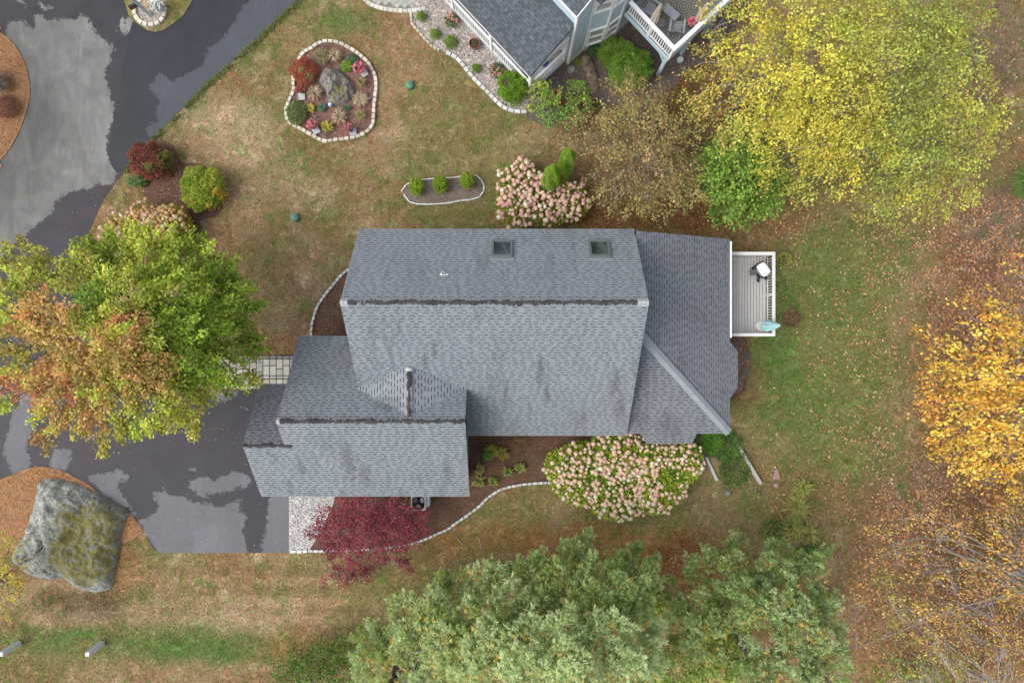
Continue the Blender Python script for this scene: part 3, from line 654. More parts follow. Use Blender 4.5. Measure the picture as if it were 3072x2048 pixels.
edging('tan brick edging of the gravel bed beside the patio', GA(N_EDGE[:6]), False, .24, .12, .12, [ST_CREAM[4], ST_CREAM[0]])
edging('grey stone edging of the gravel bed ending by the round cedar', GA([(1338, 159)] + N_EDGE[7:]), False, .32, .17, .14, ST_GREY)
edging('ring of cream stones around the mailbox post', [tuple(G(455 + 46 * math.cos(t), 38 + 42 * math.sin(t))[:2]) for t in np.linspace(0, 2 * math.pi, 25)[:-1]], True, .30, .2, .24, ST_CREAM[:4], .02, .035)
ring = GA([(455 + 38 * math.cos(t), 38 + 36 * math.sin(t)) for t in np.linspace(0, 2 * math.pi, 25)[:-1]]); W['ring'] = ring
sheet('gravel_bed', ring, .16, M['gravel_base'], amp=.0); pebbles('ring', 260, [(.6,.55,.46),(.45,.40,.34),(.66,.62,.56)], .17, 0)

# ------------------------------------------------------------------ paved walk and the neighbour's patio
PV = {k: simple('paver_' + k, c, .85, .10, 7) for k, c in dict(buff=(.42, .40, .34), pale=(.50, .48, .42), rose=(.42, .36, .31), grey=(.35, .35, .33), dark=(.22, .215, .21)).items()}
PVM = {k: stone_mesh('paver', m, .05) for k, m in PV.items()}
walk = MB(); walk.prism([tuple(G(a, b)[:2]) for a, b in [(560, 1080), (640, 1066), (960, 1064), (960, 1168), (560, 1168)]], .0, .03); walk = walk.build('walkway', M['soil']); tag(walk, kind='structure')
def paver(par, x0, x1, y0, y1, kind, h=.055, g=.034):
    o = link('paver', PVM[kind], par); c = G((x0 + x1) / 2, (y0 + y1) / 2); o.location = (c.x, c.y, .004); k = H / F
    o.scale = ((x1 - x0) * k - g, (y1 - y0) * k - g, h * random.uniform(.96, 1.04))
for i in range(16):
    x0 = 590 + 20.0 * i; x1 = x0 + 20.0; top = 1066 + max(0, (650 - x0)) * .14
    paver(walk, x0, x1, top, top + 10, 'dark'); yy = top + 10; last = None
    opts = [10, 20, 30]
    while yy < 1167:
        h = random.choice([o for o in opts if o != last]); last = h
        y1 = min(yy + h, 1168)
        if y1 - yy > 3: paver(walk, x0, x1, yy, y1, random.choice(['buff', 'pale', 'grey', 'rose', 'buff', 'grey']))
        yy = y1
pat = MB(); pat.prism(W['patio'], 0, .02); pat = pat.build('patio', simple('patio_sand', (.20, .185, .16), .95, .2, 6)); tag(pat, kind='structure')
ppoly = W['patio']; side = .235
for i in range(-14, 15):
    for j in range(-14, 15):
        cx = G(1215, 0).x + (i - j) * side * .7071 * 1.15; cy = G(0, 0).y + (i + j) * side * .7071 * .9
        d = float(sdf(ppoly, np.array([cx]), np.array([cy]))[0])
        if d > .22 and cy < 18.3:
            o = link('paver', PVM[random.choice(['grey', 'buff', 'grey', 'grey'])], pat); o.location = (cx, cy, .004); o.rotation_euler = (0, 0, R(45)); o.scale = (side * .97, side * .97, .05)
PE = [(1092, -5), (1105, 10), (1140, 25), (1190, 33), (1240, 33), (1290, 22), (1330, 4)]
edging('cream block border along the curved edge of the patio', GA(PE), False, .24, .2, .075, ST_CREAM[:3] + ST_GREY[:1], 0, .012)

# ================================================================== ROOFS MADE OF SHINGLES
def clip(poly, conv):
    out = poly
    for i in range(len(conv)):
        ax, ay = conv[i]; bx, by = conv[(i + 1) % len(conv)]; inp = out; out = []
        if not inp: break
        sd_ = lambda p: (bx - ax) * (p[1] - ay) - (by - ay) * (p[0] - ax)
        for j in range(len(inp)):
            p, q = inp[j - 1], inp[j]; dp, dq = sd_(p), sd_(q)
            if (dp >= 0) != (dq >= 0):
                t = dp / (dp - dq); out.append((p[0] + (q[0] - p[0]) * t, p[1] + (q[1] - p[1]) * t))
            if dq >= 0: out.append(q)
    return out
def ccw(p):
    a = sum(p[i][0] * p[(i + 1) % len(p)][1] - p[(i + 1) % len(p)][0] * p[i][1] for i in range(len(p)))
    return p if a > 0 else p[::-1]
class Plane:
    """a roof slope: O at the eave, U along it, V up the slope; polys in (u, plan depth)"""
    def __init__(s, O, U, run, slope, polys):
        s.O = Vector(O); s.U = Vector(U).normalized(); h = Vector(run).normalized(); s.k = math.sqrt(1 + slope * slope)
        s.V = (h + Vector((0, 0, slope))).normalized(); s.Nn = s.U.cross(s.V).normalized()
        s.polys = [ccw([(u, d * s.k) for u, d in p]) for p in polys]
    def at(s, u, v, n=0.0): return s.O + s.U * u + s.V * v + s.Nn * n
TABW = (.10, .14, .18, .26); SLOTW = (.13, .17, .20, .24)
_SM = {}
def shingle_piece(w, h, t, mat):
    key = (w, h, t, mat.name)
    if key not in _SM:
        me = bpy.data.meshes.new('shingle'); vs = [(x, y, z) for z in (0, t) for x, y in ((0, 0), (w, 0), (w, h), (0, h))]
        me.from_pydata(vs, [], [(4, 5, 6, 7), (0, 1, 5, 4), (1, 2, 6, 5), (2, 3, 7, 6), (3, 0, 4, 7)]); me.materials.append(mat); me.update(); _SM[key] = me
    return _SM[key]
def roof(house, name, planes, mat, under, exposure=.142, dash=.037, tabw=TABW, slotw=SLOTW, single=None, thick=.16, sub=True):
    mb = MB()
    for P in planes:
        for poly in P.polys:
            n = len(poly); vs = [P.at(u, v, -.002) for u, v in poly] + [P.at(u, v, -thick) for u, v in poly]
            mb.add(vs, [tuple(range(n)), tuple(range(2 * n - 1, n - 1, -1))] + [(i, n + i, n + (i + 1) % n, (i + 1) % n) for i in range(n)])
    rf = mb.build(name, under, house); base = org(house)
    field = MB(); cand = []
    for ip, P in enumerate(planes):
        for poly in P.polys:
            us = [p[0] for p in poly]; vs_ = [p[1] for p in poly]; r0 = math.floor(min(vs_) / exposure)
            for r in range(r0, math.ceil(max(vs_) / exposure)):
                u = min(us) - random.random() * .4; v0 = r * exposure; tab = random.random() < .5
                while u < max(us):
                    w = random.choice(tabw if tab else slotw); h = exposure - (.004 if tab else dash); t = .013 if tab else .009
                    rect = [(u + .002, v0), (u + w - .002, v0), (u + w - .002, v0 + h), (u + .002, v0 + h)]
                    q = clip(rect, poly)
                    if len(q) >= 3:
                        full = len(q) == 4 and all(abs(a[0] - b[0]) + abs(a[1] - b[1]) < 1e-6 for a, b in zip(sorted(q), sorted(rect)))
                        cand.append((P, ip, u + .002, v0, w - .004, h, t, q, full))
                    u += w; tab = not tab
    picks = set()
    if single:
        ok = [i for i, c in enumerate(cand) if c[8] and single(c[0].at(c[2], c[3]), c[1])]
        ok.sort(key=lambda i: -cand[i][0].at(cand[i][2], cand[i][3]).z); picks = set(ok[:300])
    for i, (P, ip, u, v, w, h, t, q, full) in enumerate(cand):
        if i in picks:
            o = link('shingle', shingle_piece(round(w, 4), round(h, 4), t, mat), rf)
            B = Matrix((P.U, P.V, P.Nn)).transposed().to_4x4(); B.translation = P.at(u, v) - base; o.matrix_local = B
        else:
            n = len(q); vs = [P.at(a, b) for a, b in q] + [P.at(a, b, t) for a, b in q]
            field.add(vs, [tuple(range(n, 2 * n))] + [(k, (k + 1) % n, n + (k + 1) % n, n + k) for k in range(n)])
    if field.f: tag(field.build('shingle_field', mat, rf), kind='stuff')
    return rf
def ridge(rf, A, B, half=.16, drop=.9, piece=.15, ends=(1, 1), rise=.045):
    A = Vector(A); B = Vector(B); d = (B - A); Ln = d.length; x = d / Ln; y = Vector((0, 0, 1)).cross(x).normalized(); z = x.cross(y); base = org(rf)
    n = int(Ln / piece); piece = Ln / n
    def mesh(l, mat):
        me = bpy.data.meshes.new('ridge_shingle'); vs = []
        for xx, up in ((0, .012), (l * .93, .0)):
            vs += [(xx, -half, -half * drop + up), (xx, -half * .25, up + .005), (xx, half * .25, up + .005), (xx, half, -half * drop + up)]
        vs += [(p[0], p[1] * .98, p[2] - .05) for p in vs]
        fs = [(0, 4, 5, 1), (1, 5, 6, 2), (2, 6, 7, 3), (0, 1, 9, 8), (1, 2, 10, 9), (2, 3, 11, 10), (7, 6, 14, 15), (6, 5, 13, 14), (5, 4, 12, 13), (4, 0, 8, 12), (3, 7, 15, 11)]
        me.from_pydata(vs, [], fs); me.materials.append(mat); me.update(); return me
    m1 = mesh(piece, M['ridge']); m2 = mesh(piece, M['ridge_end'])
    for i in range(n):
        e = (i < ends[0]) or (i >= n - ends[1])
        o = link('ridge_cap' if e else 'ridge_shingle', m2 if e else m1, rf)
        Bm = Matrix((x, y, z)).transposed().to_4x4(); Bm.translation = A + x * (i * piece) + z * (rise + (.004 if e else 0)) - base; o.matrix_local = Bm

# ------------------------------------------------------------------ the grey-roofed house
house = thing('house', 'large grey shingled house in the middle with wing and garage', 'house', (0, 0, 0))
def section_x(pts, x0, x1):
    mb = MB(); n = len(pts); vs = [(x0, y, z) for y, z in pts] + [(x1, y, z) for y, z in pts]
    mb.add(vs, [tuple(range(n)), tuple(range(2 * n - 1, n - 1, -1))] + [(i, n + i, n + (i + 1) % n, (i + 1) % n) for i in range(n)]); return mb
section_x([(-4.0, 0), (4.55, 0), (4.55, 4.85), (1.518, 7.75), (-4.0, 2.85)], -6.35, 5.0).build('wall', M['siding_grey'], house)
section_x([(-6.85, 0), (-.15, 0), (-.15, 2.8), (-3.34, 5.65), (-6.85, 2.8)], -9.6, -2.2).build('wall', M['siding_grey'], house)
section_x([(-6.85, .01), (-2.25, .01), (-2.25, 2.85), (-4.49, 4.75), (-6.85, 2.78)], -11.35, -9.61).build('wall', M['siding_grey'], house)
w = MB(); w.prism([(5.01, -3.95), (9.75, -3.95), (9.75, -2.5), (10.15, -2.15), (10.15, -.5), (9.75, 0), (9.75, 4.45), (5.01, 4.45)], 0, 2.75); w.build('wall', M['siding_grey'], house)
w = MB(); w.add([(5.02, .4, 2.7), (9.7, .4, 2.7), (5.02, .4, 5.0), (5.02, 4.44, 2.7), (9.7, 4.44, 2.7), (5.02, 4.44, 5.0)], [(0, 1, 2), (5, 4, 3), (1, 4, 5, 2)]); w.build('wall', M['siding_grey'], house)
XW, XE = -6.69, 5.335
MS = Plane((XW, -4.374, 2.8), (1, 0, 0), (0, 1, 0), .8944, [[(0, 0), (XE - XW, 0), (XE - XW, 5.892), (0, 5.892)]])
MN = Plane((XE, 4.90, 4.8), (-1, 0, 0), (0, -1, 0), .967, [[(0, 0), (XE - XW, 0), (XE - XW, 3.382), (0, 3.382)]])
rf_main = roof(house, 'main_roof', [MS, MN], M['shingle'], M['underlay'], single=lambda p, ip: ip == 0)
ridge(rf_main, (XW, 1.518, 8.07), (XE, 1.518, 8.07), ends=(2, 3))
GWx, GEx = -9.876, -1.96
GS = Plane((-11.66, -7.197, 2.8), (1, 0, 0), (0, 1, 0), .83, [[(0, 0), (GEx + 11.66, 0), (GEx + 11.66, 3.857), (GWx + 11.66, 3.857), (GWx + 11.66, 2.707), (0, 2.707)]])
GS.polys = [ccw([(u, d * GS.k) for u, d in p]) for p in ([(0, 0), (GEx + 11.66, 0), (GEx + 11.66, 2.66), (0, 2.66)], [(GWx + 11.66, 2.66), (GEx + 11.66, 2.66), (GEx + 11.66, 3.857), (GWx + 11.66, 3.857)])]
GN = Plane((GEx, .25, 2.87), (-1, 0, 0), (0, -1, 0), .872, [[(0, 0), (GEx - GWx, 0), (GEx - GWx, 3.59), (0, 3.59)]])
rf_gar = roof(house, 'garage_roof', [GS, GN], M['shingle'], M['underlay'])
ridge(rf_gar, (GWx, -3.34, 6.0), (GEx, -3.34, 6.0), ends=(1, 0), piece=.148)
GN2 = Plane((GWx + .4, -1.96, 2.95), (-1, 0, 0), (0, -1, 0), .84, [[(0, 0), (GWx + .4 + 11.66, 0), (GWx + .4 + 11.66, 2.53), (0, 2.53)]])
rf_low = roof(house, 'lower_garage_roof', [GN2], M['shingle_dim'], M['underlay'])
ridge(rf_low, (-11.66, -4.50, 5.06), (GWx + .3, -4.50, 5.06), ends=(0, 0), half=.13)
CW = Plane((-6.69, -.5, 4.90), (0, -1, 0), (1, 0, 0), .394, [[(1.55, -.15), (2.95, 2.35), (.25, 2.35)]])
CE = Plane((-2.0, -3.5, 4.90), (0, 1, 0), (-1, 0, 0), .394, [[(1.45, -.1), (2.75, 2.34), (.05, 2.34)]])
rf_cri = roof(house, 'cricket_roof', [CW, CE], M['shingle'], M['underlay'], thick=.06)
ridge(rf_cri, (-4.34, -1.1, 5.83), (-4.34, -3.2, 5.83), ends=(1, 0), half=.14, drop=.35)
EE = Plane((10.13, -4.28, 2.8), (0, 1, 0), (-1, 0, 0), .5, [[(0, 0), (9.04, 0), (9.04, 4.77), (4.77, 4.77)], [(4.28, 0), (1.62, 0), (2.13, -.45), (3.8, -.45)]])
ES = Plane((5.0, -4.28, 2.8), (1, 0, 0), (0, 1, 0), .5, [[(0, 0), (5.13, 0), (.18, 4.95), (0, 4.95)], [(.97, 0), (3.62, 0), (3.41, -.5), (1.31, -.5)]])
rf_wing = roof(house, 'wing_roof', [EE, ES], M['shingle_dim'], M['underlay'])
# hip caps of the wing: lapped plain shingles
hx0, hx1 = Vector((10.08, -4.23, 2.86)), Vector((5.2, .65, 5.30)); hd = (hx1 - hx0); hn = 44; hu = hd.normalized(); hyv = Vector((0, 0, 1)).cross(hu).normalized(); hz = hu.cross(hyv)
hm = bpy.data.meshes.new('hip_shingle'); hl = hd.length / hn
hm.from_pydata([(0, -.2, -.055), (0, 0, .02), (0, .2, -.055), (hl * 1.1, -.2, -.068), (hl * 1.1, 0, .006), (hl * 1.1, .2, -.068), (0, -.2, -.09), (0, .2, -.09)], [], [(0, 3, 4, 1), (1, 4, 5, 2), (0, 1, 2, 7, 6)])
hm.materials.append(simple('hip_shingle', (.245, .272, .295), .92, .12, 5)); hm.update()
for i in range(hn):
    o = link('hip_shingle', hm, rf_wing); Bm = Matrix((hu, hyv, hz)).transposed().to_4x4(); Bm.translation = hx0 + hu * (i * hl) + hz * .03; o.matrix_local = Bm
# fascia and gutter
for nm, a, b in [('fascia', (XW - .01, -4.33, 2.60), (XE, -4.33, 2.60)), ('fascia', (XW, 4.86, 4.60), (XE, 4.86, 4.60)), ('fascia', (-11.66, -7.16, 2.62), (GEx, -7.16, 2.62))]:
    f = MB(); f.bar(a, b, .03, .17); f.build(nm, M['white'], house)
for x, y0, z0, y1, z1 in [(XW - .012, -4.37, 2.73, 1.5, 7.98), (XW - .012, 4.9, 4.73, 1.5, 7.98), (XE + .012, -4.37, 2.73, 1.5, 7.98), (XE + .012, 4.9, 4.73, 1.5, 7.98), (GWx - .012, .25, 2.8, -3.34, 5.92), (GEx + .012, -7.19, 2.73, -3.34, 5.92), (-11.672, -7.19, 2.73, -4.5, 4.97), (-11.672, -1.96, 2.86, -4.5, 4.97)]:
    f = MB(); sx = .05 if x < -3 else -.05; f.bar((x + sx, y0, z0 - .14), (x + sx, y1, z1 - .14), .02, .13); f.build('rake_board', M['white'], house)
g = MB(); g.bar((10.185, .18, 2.72), (10.185, 4.66, 2.72), .10, .11); g.build('gutter', M['gutter'], house)
# skylights: curb, frame and glass lie in the plane of the north slope
for px in (1506, 1798):
    cx = (px - 1536) / F * 29.2; u = XE - cx; v = (4.9 - 3.86) * MN.k
    t = bpy.data.objects.new('skylight', None)
    fr = MB(); wd, hg = .44, .56
    for (a0, a1, b0, b1, h0) in [(-wd, -wd + .09, -hg, hg, .11), (wd - .09, wd, -hg, hg, .11), (-wd + .09, wd - .09, -hg, -hg + .1, .10), (-wd + .09, wd - .09, hg - .13, hg, .12)]:
        vs = [MN.at(u + a, v + b, n) for n in (.0, h0) for a, b in ((a0, b0), (a1, b0), (a1, b1), (a0, b1))]
        fr.add(vs, [(4, 5, 6, 7), (0, 1, 5, 4), (1, 2, 6, 5), (2, 3, 7, 6), (3, 0, 4, 7)])
    sk = fr.build('skylight', simple('skylight_frame', (.13, .14, .14), .5, .15, 9), house)
    gl = MB(); gl.add([MN.at(u + a, v + b, .06) for a, b in ((-wd + .08, -hg + .09), (wd - .08, -hg + .09), (wd - .08, hg - .12), (-wd + .08, hg - .12))], [(0, 1, 2, 3)])
    gm, gnt, gb = new_mat('skylight_glass'); gp = pos(gnt)
    gnt.links.new(ramp(gnt, noise(gnt, 2.2, 3, .5, gp, .6), [(.35, (.02, .025, .027)), (.55, (.05, .06, .06) if px < 1600 else (.07, .095, .08)), (.72, (.14, .155, .16) if px < 1600 else (.10, .13, .115))]), gb.inputs['Base Color']); gb.inputs['Roughness'].default_value = .08  # paler mottling in the glass colour imitates reflections
    gl.build('glass', gm, sk)
    ap = MB(); ap.add([MN.at(u + a, v + b, n) for n in (.016, .03) for a, b in ((-wd - .08, hg + .003), (wd + .08, hg + .003), (wd + .08, hg + .14), (-wd - .08, hg + .14))], [(4, 5, 6, 7), (0, 1, 5, 4), (1, 2, 6, 5), (2, 3, 7, 6), (3, 0, 4, 7)]); ap.build('flashing', M['grey_metal'], sk)
    bpy.data.objects.remove(t)
# plumbing vent
c = Vector(((1330 - 1536) / F * 28.1, (1024 - 822) / F * 28.1, 0)); c.z = 4.8 + (4.9 - c.y) * .967
vp = MB(); vp.tube([c + Vector((0, 0, -.1)), c + Vector((0, 0, .32))], .055, 12); vpo = vp.build('vent_pipe', M['white'], house)
vi = MB(); vi.tube([c + Vector((0, 0, .3)), c + Vector((0, 0, .325))], .04, 12); vi.build('pipe_opening', M['black'], vpo)
vf = MB(); u = XE - c.x; v = (4.9 - c.y) * MN.k; vf.add([MN.at(u + a, v + b, .016 + n) for n in (0, .01) for a, b in ((-.2, -.02), (.13, -.02), (.13, .1), (-.2, .1))], [(4, 5, 6, 7), (0, 1, 5, 4), (1, 2, 6, 5), (2, 3, 7, 6), (3, 0, 4, 7)]); vf.build('pipe_flashing', M['white'], vpo)

# ------------------------------------------------------------------ deck on the east side
deck = thing('deck', 'small pale wooden deck with white railing off the east wall', 'deck', (11.3, 2.3, 0))
X0, X1, Y0, Y1, ZF = 9.76, 12.50, .42, 4.12, .85
nb = 19; bw = (X1 - X0) / nb
bme = stone_mesh('board', M['deck'], .04)
for i in range(nb):
    o = link('board', bme, deck); o.location = (X0 + (i + .5) * bw - 11.3, (Y0 + Y1) / 2 - 2.3, ZF - .04); o.scale = (bw - .021, Y1 - Y0, .04)
jo = MB()
for i in range(6): jo.box((11.1, Y0 + .1 + i * (Y1 - Y0 - .2) / 5, ZF - .12), (2.6, .05, .15))
jo.build('joists', M['deck'], deck)
def rail(par, a, b, zf, zt, capw, spacing, mat, bottom=.12, inset=True, bal=.035):
    a = Vector((a[0], a[1], 0)); b = Vector((b[0], b[1], 0)); up = Vector((0, 0, 1)); d = (b - a).normalized()
    r = MB(); r.bar(a + up * (zt - .02), b + up * (zt - .02), capw, .04); ro = r.build('top_rail', mat, par)
    r = MB(); r.bar(a + d * .03 + up * (zf + bottom), b - d * .03 + up * (zf + bottom), .05, .07); r.build('bottom_rail', mat, par)
    n = int((b - a).length / spacing); me = bpy.data.meshes.new('baluster'); h = zt - .04 - zf - bottom - .035; q = bal / 2
    me.from_pydata([(x, y, z) for z in (0, h) for x, y in ((-q, -q), (q, -q), (q, q), (-q, q))], [], [(0, 1, 5, 4), (1, 2, 6, 5), (2, 3, 7, 6), (3, 0, 4, 7)]); me.materials.append(mat); me.update(); bs = org(par)
    ang = math.atan2(d.y, d.x)
    for i in range(1, n):
        p = a + (b - a) * (i / n) + up * (zf + bottom + .035) - bs; o = link('baluster', me, par); o.location = p; o.rotation_euler = (0, 0, ang)
ZT = ZF + .95; rx, ry0, ry1 = 12.56, .32, 4.22
rail(deck, (10.2, ry1), (rx + .07, ry1), ZF, ZT, .15, .125, M['white_rail'])
rail(deck, (10.2, ry0), (rx + .07, ry0), ZF, ZT, .15, .125, M['white_rail'])
rail(deck, (rx, ry0 + .076), (rx, ry1 - .076), ZF, ZT + .002, .15, .125, M['white_rail'])
for x, y in ((rx, ry1), (rx, ry0), (rx, (ry0 + ry1) / 2), (10.25, ry1), (10.25, ry0)):
    p = MB(); p.box((x, y, (ZT - .05) / 2), (.1, .1, ZT - .05)); p.build('post', M['white_rail'], deck)
fa = MB(); fa.box((12.52, 2.27, ZF - .16), (.04, 3.8, .22)); fa.build('fascia', M['white_rail'], deck)
# small chair or bench with a grey back by the rail
# grill
gp = G(2291, 808, 1.75); gr = thing('grill', 'white lidded barbecue grill on a black cart in the deck corner', 'grill', (gp.x, gp.y, ZF))
ga = R(-54); gM = Matrix.Rotation(ga, 3, 'Z')
lid = MB(); prof = [(0, 1.0), (.06, 1.0), (.16, .95), (.24, .80), (.27, .55)]
ring_ = []
for zz, s in ((0.0, 1.0), (.1, 1.0), (.17, .93), (.215, .75), (.23, .45)):
    for k in range(28):
        t = 2 * math.pi * k / 28; cx_ = math.copysign(abs(math.cos(t)) ** .5, math.cos(t)) * .33 * s; cy_ = math.copysign(abs(math.sin(t)) ** .5, math.sin(t)) * .235 * s
        ring_.append(gM @ Vector((cx_, cy_, zz + .82)) + gr.location)
lid.add(ring_, [(i * 28 + k, i * 28 + (k + 1) % 28, (i + 1) * 28 + (k + 1) % 28, (i + 1) * 28 + k) for i in range(4) for k in range(28)] + [tuple(4 * 28 + k for k in range(28))])
lid.build('lid', simple('grill_lid_white', (.80, .81, .82), .25, .03, 2), gr, smooth=True)
gl = lambda x, y, z: gM @ Vector((x, y, z)) + gr.location
fb = MB(); fb.box(gl(0, 0, .74), (.70, .50, .15), M=gM); fb.build('firebox', M['black'], gr)
sh = MB(); sh.bar(gl(-.08, -.28, .78), gl(-.22, -.58, .66), .28, .03); sh.build('side_shelf', M['black'], gr)
for sx, sy in ((-.3, -.2), (.3, -.2), (.3, .2), (-.3, .2)):
    lg = MB(); lg.bar(gl(sx, sy, .02), gl(sx, sy, .70), .035, .035); lg.build('leg', M['black'], gr)
sb = MB(); sb.box(gl(0, 0, .2), (.66, .44, .02), M=gM); sb.build('bottom_shelf', M['black'], gr)
hd_ = MB(); hd_.bar(gl(-.2, -.29, .86), gl(.2, -.29, .86), .03, .03); hd_.build('handle', M['grey_metal'], gr)
for s in (-1, 1):
    wh = MB(); wh.tube([gl(.40, -.30 + s * .02 - .1, .1), gl(.40, -.30 + s * .02 - .05, .1)], .1, 14); 
wh = MB(); wh.tube([gl(.38, -.29, .1), gl(.38, -.24, .1)], .1, 14); wh.build('wheel', M['black'], gr)
wh = MB(); wh.tube([gl(.38, .24, .1), gl(.38, .29, .1)], .1, 14); wh.build('wheel', M['black'], gr)
ta = MB(); ta.bar(gl(.36, -.1, .78), gl(.50, -.1, .72), .16, .03); ta.build('side_table', M['black'], gr)
# folded parasol and its base
def parasol(name, label, base, z0, zc, zt, r, col, gather=.55, group=None, weight=True):
    t = thing(name, label, 'umbrella', (base.x, base.y, z0), group); cl = simple(name + '_cloth', col, .85, .08, 6)
    p = MB(); p.tube([(base.x, base.y, z0), (base.x, base.y, zt - .02)], .022, 10); p.build('pole', M['grey_metal'], t)
    n = 32; vs = []; prof = [(0, .86), (.05, 1.0), (.25, .95), (.5, .72), (.75, .45), (.95, .18), (1, .08)]
    for f, s in prof:
        for k in range(n):
            a = 2 * math.pi * k / n; rr = r * s * (1 - .30 * (k % 4 in (1, 2)) * (1 - f * .5) + random.uniform(-.05, .05)); vs.append((base.x + rr * math.cos(a), base.y + rr * math.sin(a), zc + (zt - zc) * f))
    m = MB(); m.add(vs, [(i * n + k, i * n + (k + 1) % n, (i + 1) * n + (k + 1) % n, (i + 1) * n + k) for i in range(len(prof) - 1) for k in range(n)] + [tuple((len(prof) - 1) * n + k for k in range(n))])
    m.build('canopy', cl, t, smooth=False)
    f = MB(); f.tube([(base.x, base.y, zt - .02), (base.x, base.y, zt + .05)], [.03, .012], 8); f.build('finial', M['black'], t)
    if weight:
        b = MB(); b.lathe((base.x, base.y, z0), [(.25, 0), (.25, .03), (.22, .06), (.06, .09), (.04, .16)], 28); b.build('base', M['white_rail'], t, smooth=False)
    return t
parasol('parasol', 'pale teal closed parasol standing in the deck corner', G(2282, 979, ZF), ZF, 1.45, 3.42, .27, (.40, .66, .68))

# ------------------------------------------------------------------ air conditioner by the south wall
ac = G(1255, 1508, .8); act = thing('air_conditioner', 'white air conditioner unit with dark fan beside the garage wall', 'air conditioner', (ac.x, ac.y, .0))
k_ = .37
def rr_loop(cx, cy, h, r, z, n=6):
    out = []
    for qx, qy, a0 in ((1, 1, 0), (-1, 1, 90), (-1, -1, 180), (1, -1, 270)):
        for i in range(n): a = R(a0 + 90 * i / (n - 1)); out.append((cx + qx * (h - r) + r * math.cos(a), cy + qy * (h - r) + r * math.sin(a), z))
    return out
b = MB(); vs = []
for h, z in ((k_, .08), (k_, .80), (k_ - .02, .83), (k_ - .055, .83), (k_ - .055, .78)): vs += rr_loop(ac.x, ac.y, h, .09, z)
b.add(vs, [(i * 24 + k, i * 24 + (k + 1) % 24, (i + 1) * 24 + (k + 1) % 24, (i + 1) * 24 + k) for i in range(4) for k in range(24)]); b.build('casing', simple('ac_white', (.74, .76, .76), .5, .05, 6), act)
b = MB(); b.lathe((ac.x, ac.y, .50), [(.315, 0), (.315, .01)], 28); b.build('fan_well', M['black'], act)
for k in range(3):
    a = 2.1 * k + .5; f = MB(); vs = []
    for rr, wdt, zz in ((.05, .10, .66), (.20, .30, .70), (.29, .26, .70)):
        for s in (-1, 1): vs.append((ac.x + rr * math.cos(a + s * wdt / (rr + .15) * .75), ac.y + rr * math.sin(a + s * wdt / (rr + .15) * .75), zz + s * .03))
    f.add(vs, [(0, 1, 3, 2), (2, 3, 5, 4)]); f.build('fan_blade', M['grey_metal'] if k else simple('fan_bright', (.7, .71, .73), .4, .1, 8), act)
f = MB(); f.lathe((ac.x, ac.y, .62), [(.09, 0), (.09, .09), (.05, .12)], 18); f.build('fan_motor', M['black'], act)
f = MB()
for rr in (.10, .17, .24, .31): f.tube([(ac.x + rr * math.cos(t), ac.y + rr * math.sin(t), .815) for t in np.linspace(0, 2 * math.pi, 29)], .0035, 4, False)
for t in range(8): f.bar((ac.x, ac.y, .815), (ac.x + .32 * math.cos(t * .785), ac.y + .32 * math.sin(t * .785), .815), .007, .007)
f.build('grille', M['black'], act)
for sx in (-1, 1):
    for sy in (-1, 1):
        f = MB(); f.add([(ac.x + sx * .315, ac.y + sy * .315, .80), (ac.x + sx * .13, ac.y + sy * .315, .80), (ac.x + sx * .24, ac.y + sy * .24, .80), (ac.x + sx * .315, ac.y + sy * .13, .80)], [(0, 1, 2, 3) if sx * sy < 0 else (3, 2, 1, 0)]); f.build('top_corner', M['grey_metal'], act)
f = MB(); f.box((ac.x + .46, ac.y + .06, .4), (.15, .52, .64)); f.build('side_cover', simple('ac_side', (.52, .58, .62), .5, .06, 6), act)
f = MB(); f.box((ac.x, ac.y, .04), (.9, .9, .08)); f.build('pad', M['concrete'], act)

# ================================================================== THE NEIGHBOUR'S BLUE HOUSE
NA = R(43); eu = Vector((math.cos(NA), math.sin(NA), 0)); ev = Vector((-math.sin(NA), math.cos(NA), 0)); A0 = Vector((.78, 12.19, 0))
def Q(u, v, z=0.0): p = A0 + eu * u + ev * v; return Vector((p.x, p.y, z))
blue = thing('house', 'light blue house with white porch railing at the top edge', 'house', tuple(Q(2.7, 0)))
P_ = [(2.7, 9), (2.7, -.1), (3.75, -.1), (4.62, -.52), (5.45, -.6), (9.2, -.45), (9.2, 9)]
def uvprism(poly, z0, z1): mb = MB(); mb.prism([tuple(Q(a, b)[:2]) for a, b in poly], z0, z1); return mb
uvprism(P_, .34, 6.0).build('wall', M['siding'], blue)
uvprism([(2.66, 9), (2.66, -.14), (3.75, -.14), (4.6, -.57), (5.45, -.65), (9.25, -.5), (9.25, 9)], 0, .33).build('foundation', simple('foundation', (.42, .38, .33), .9, .18, 3), blue)
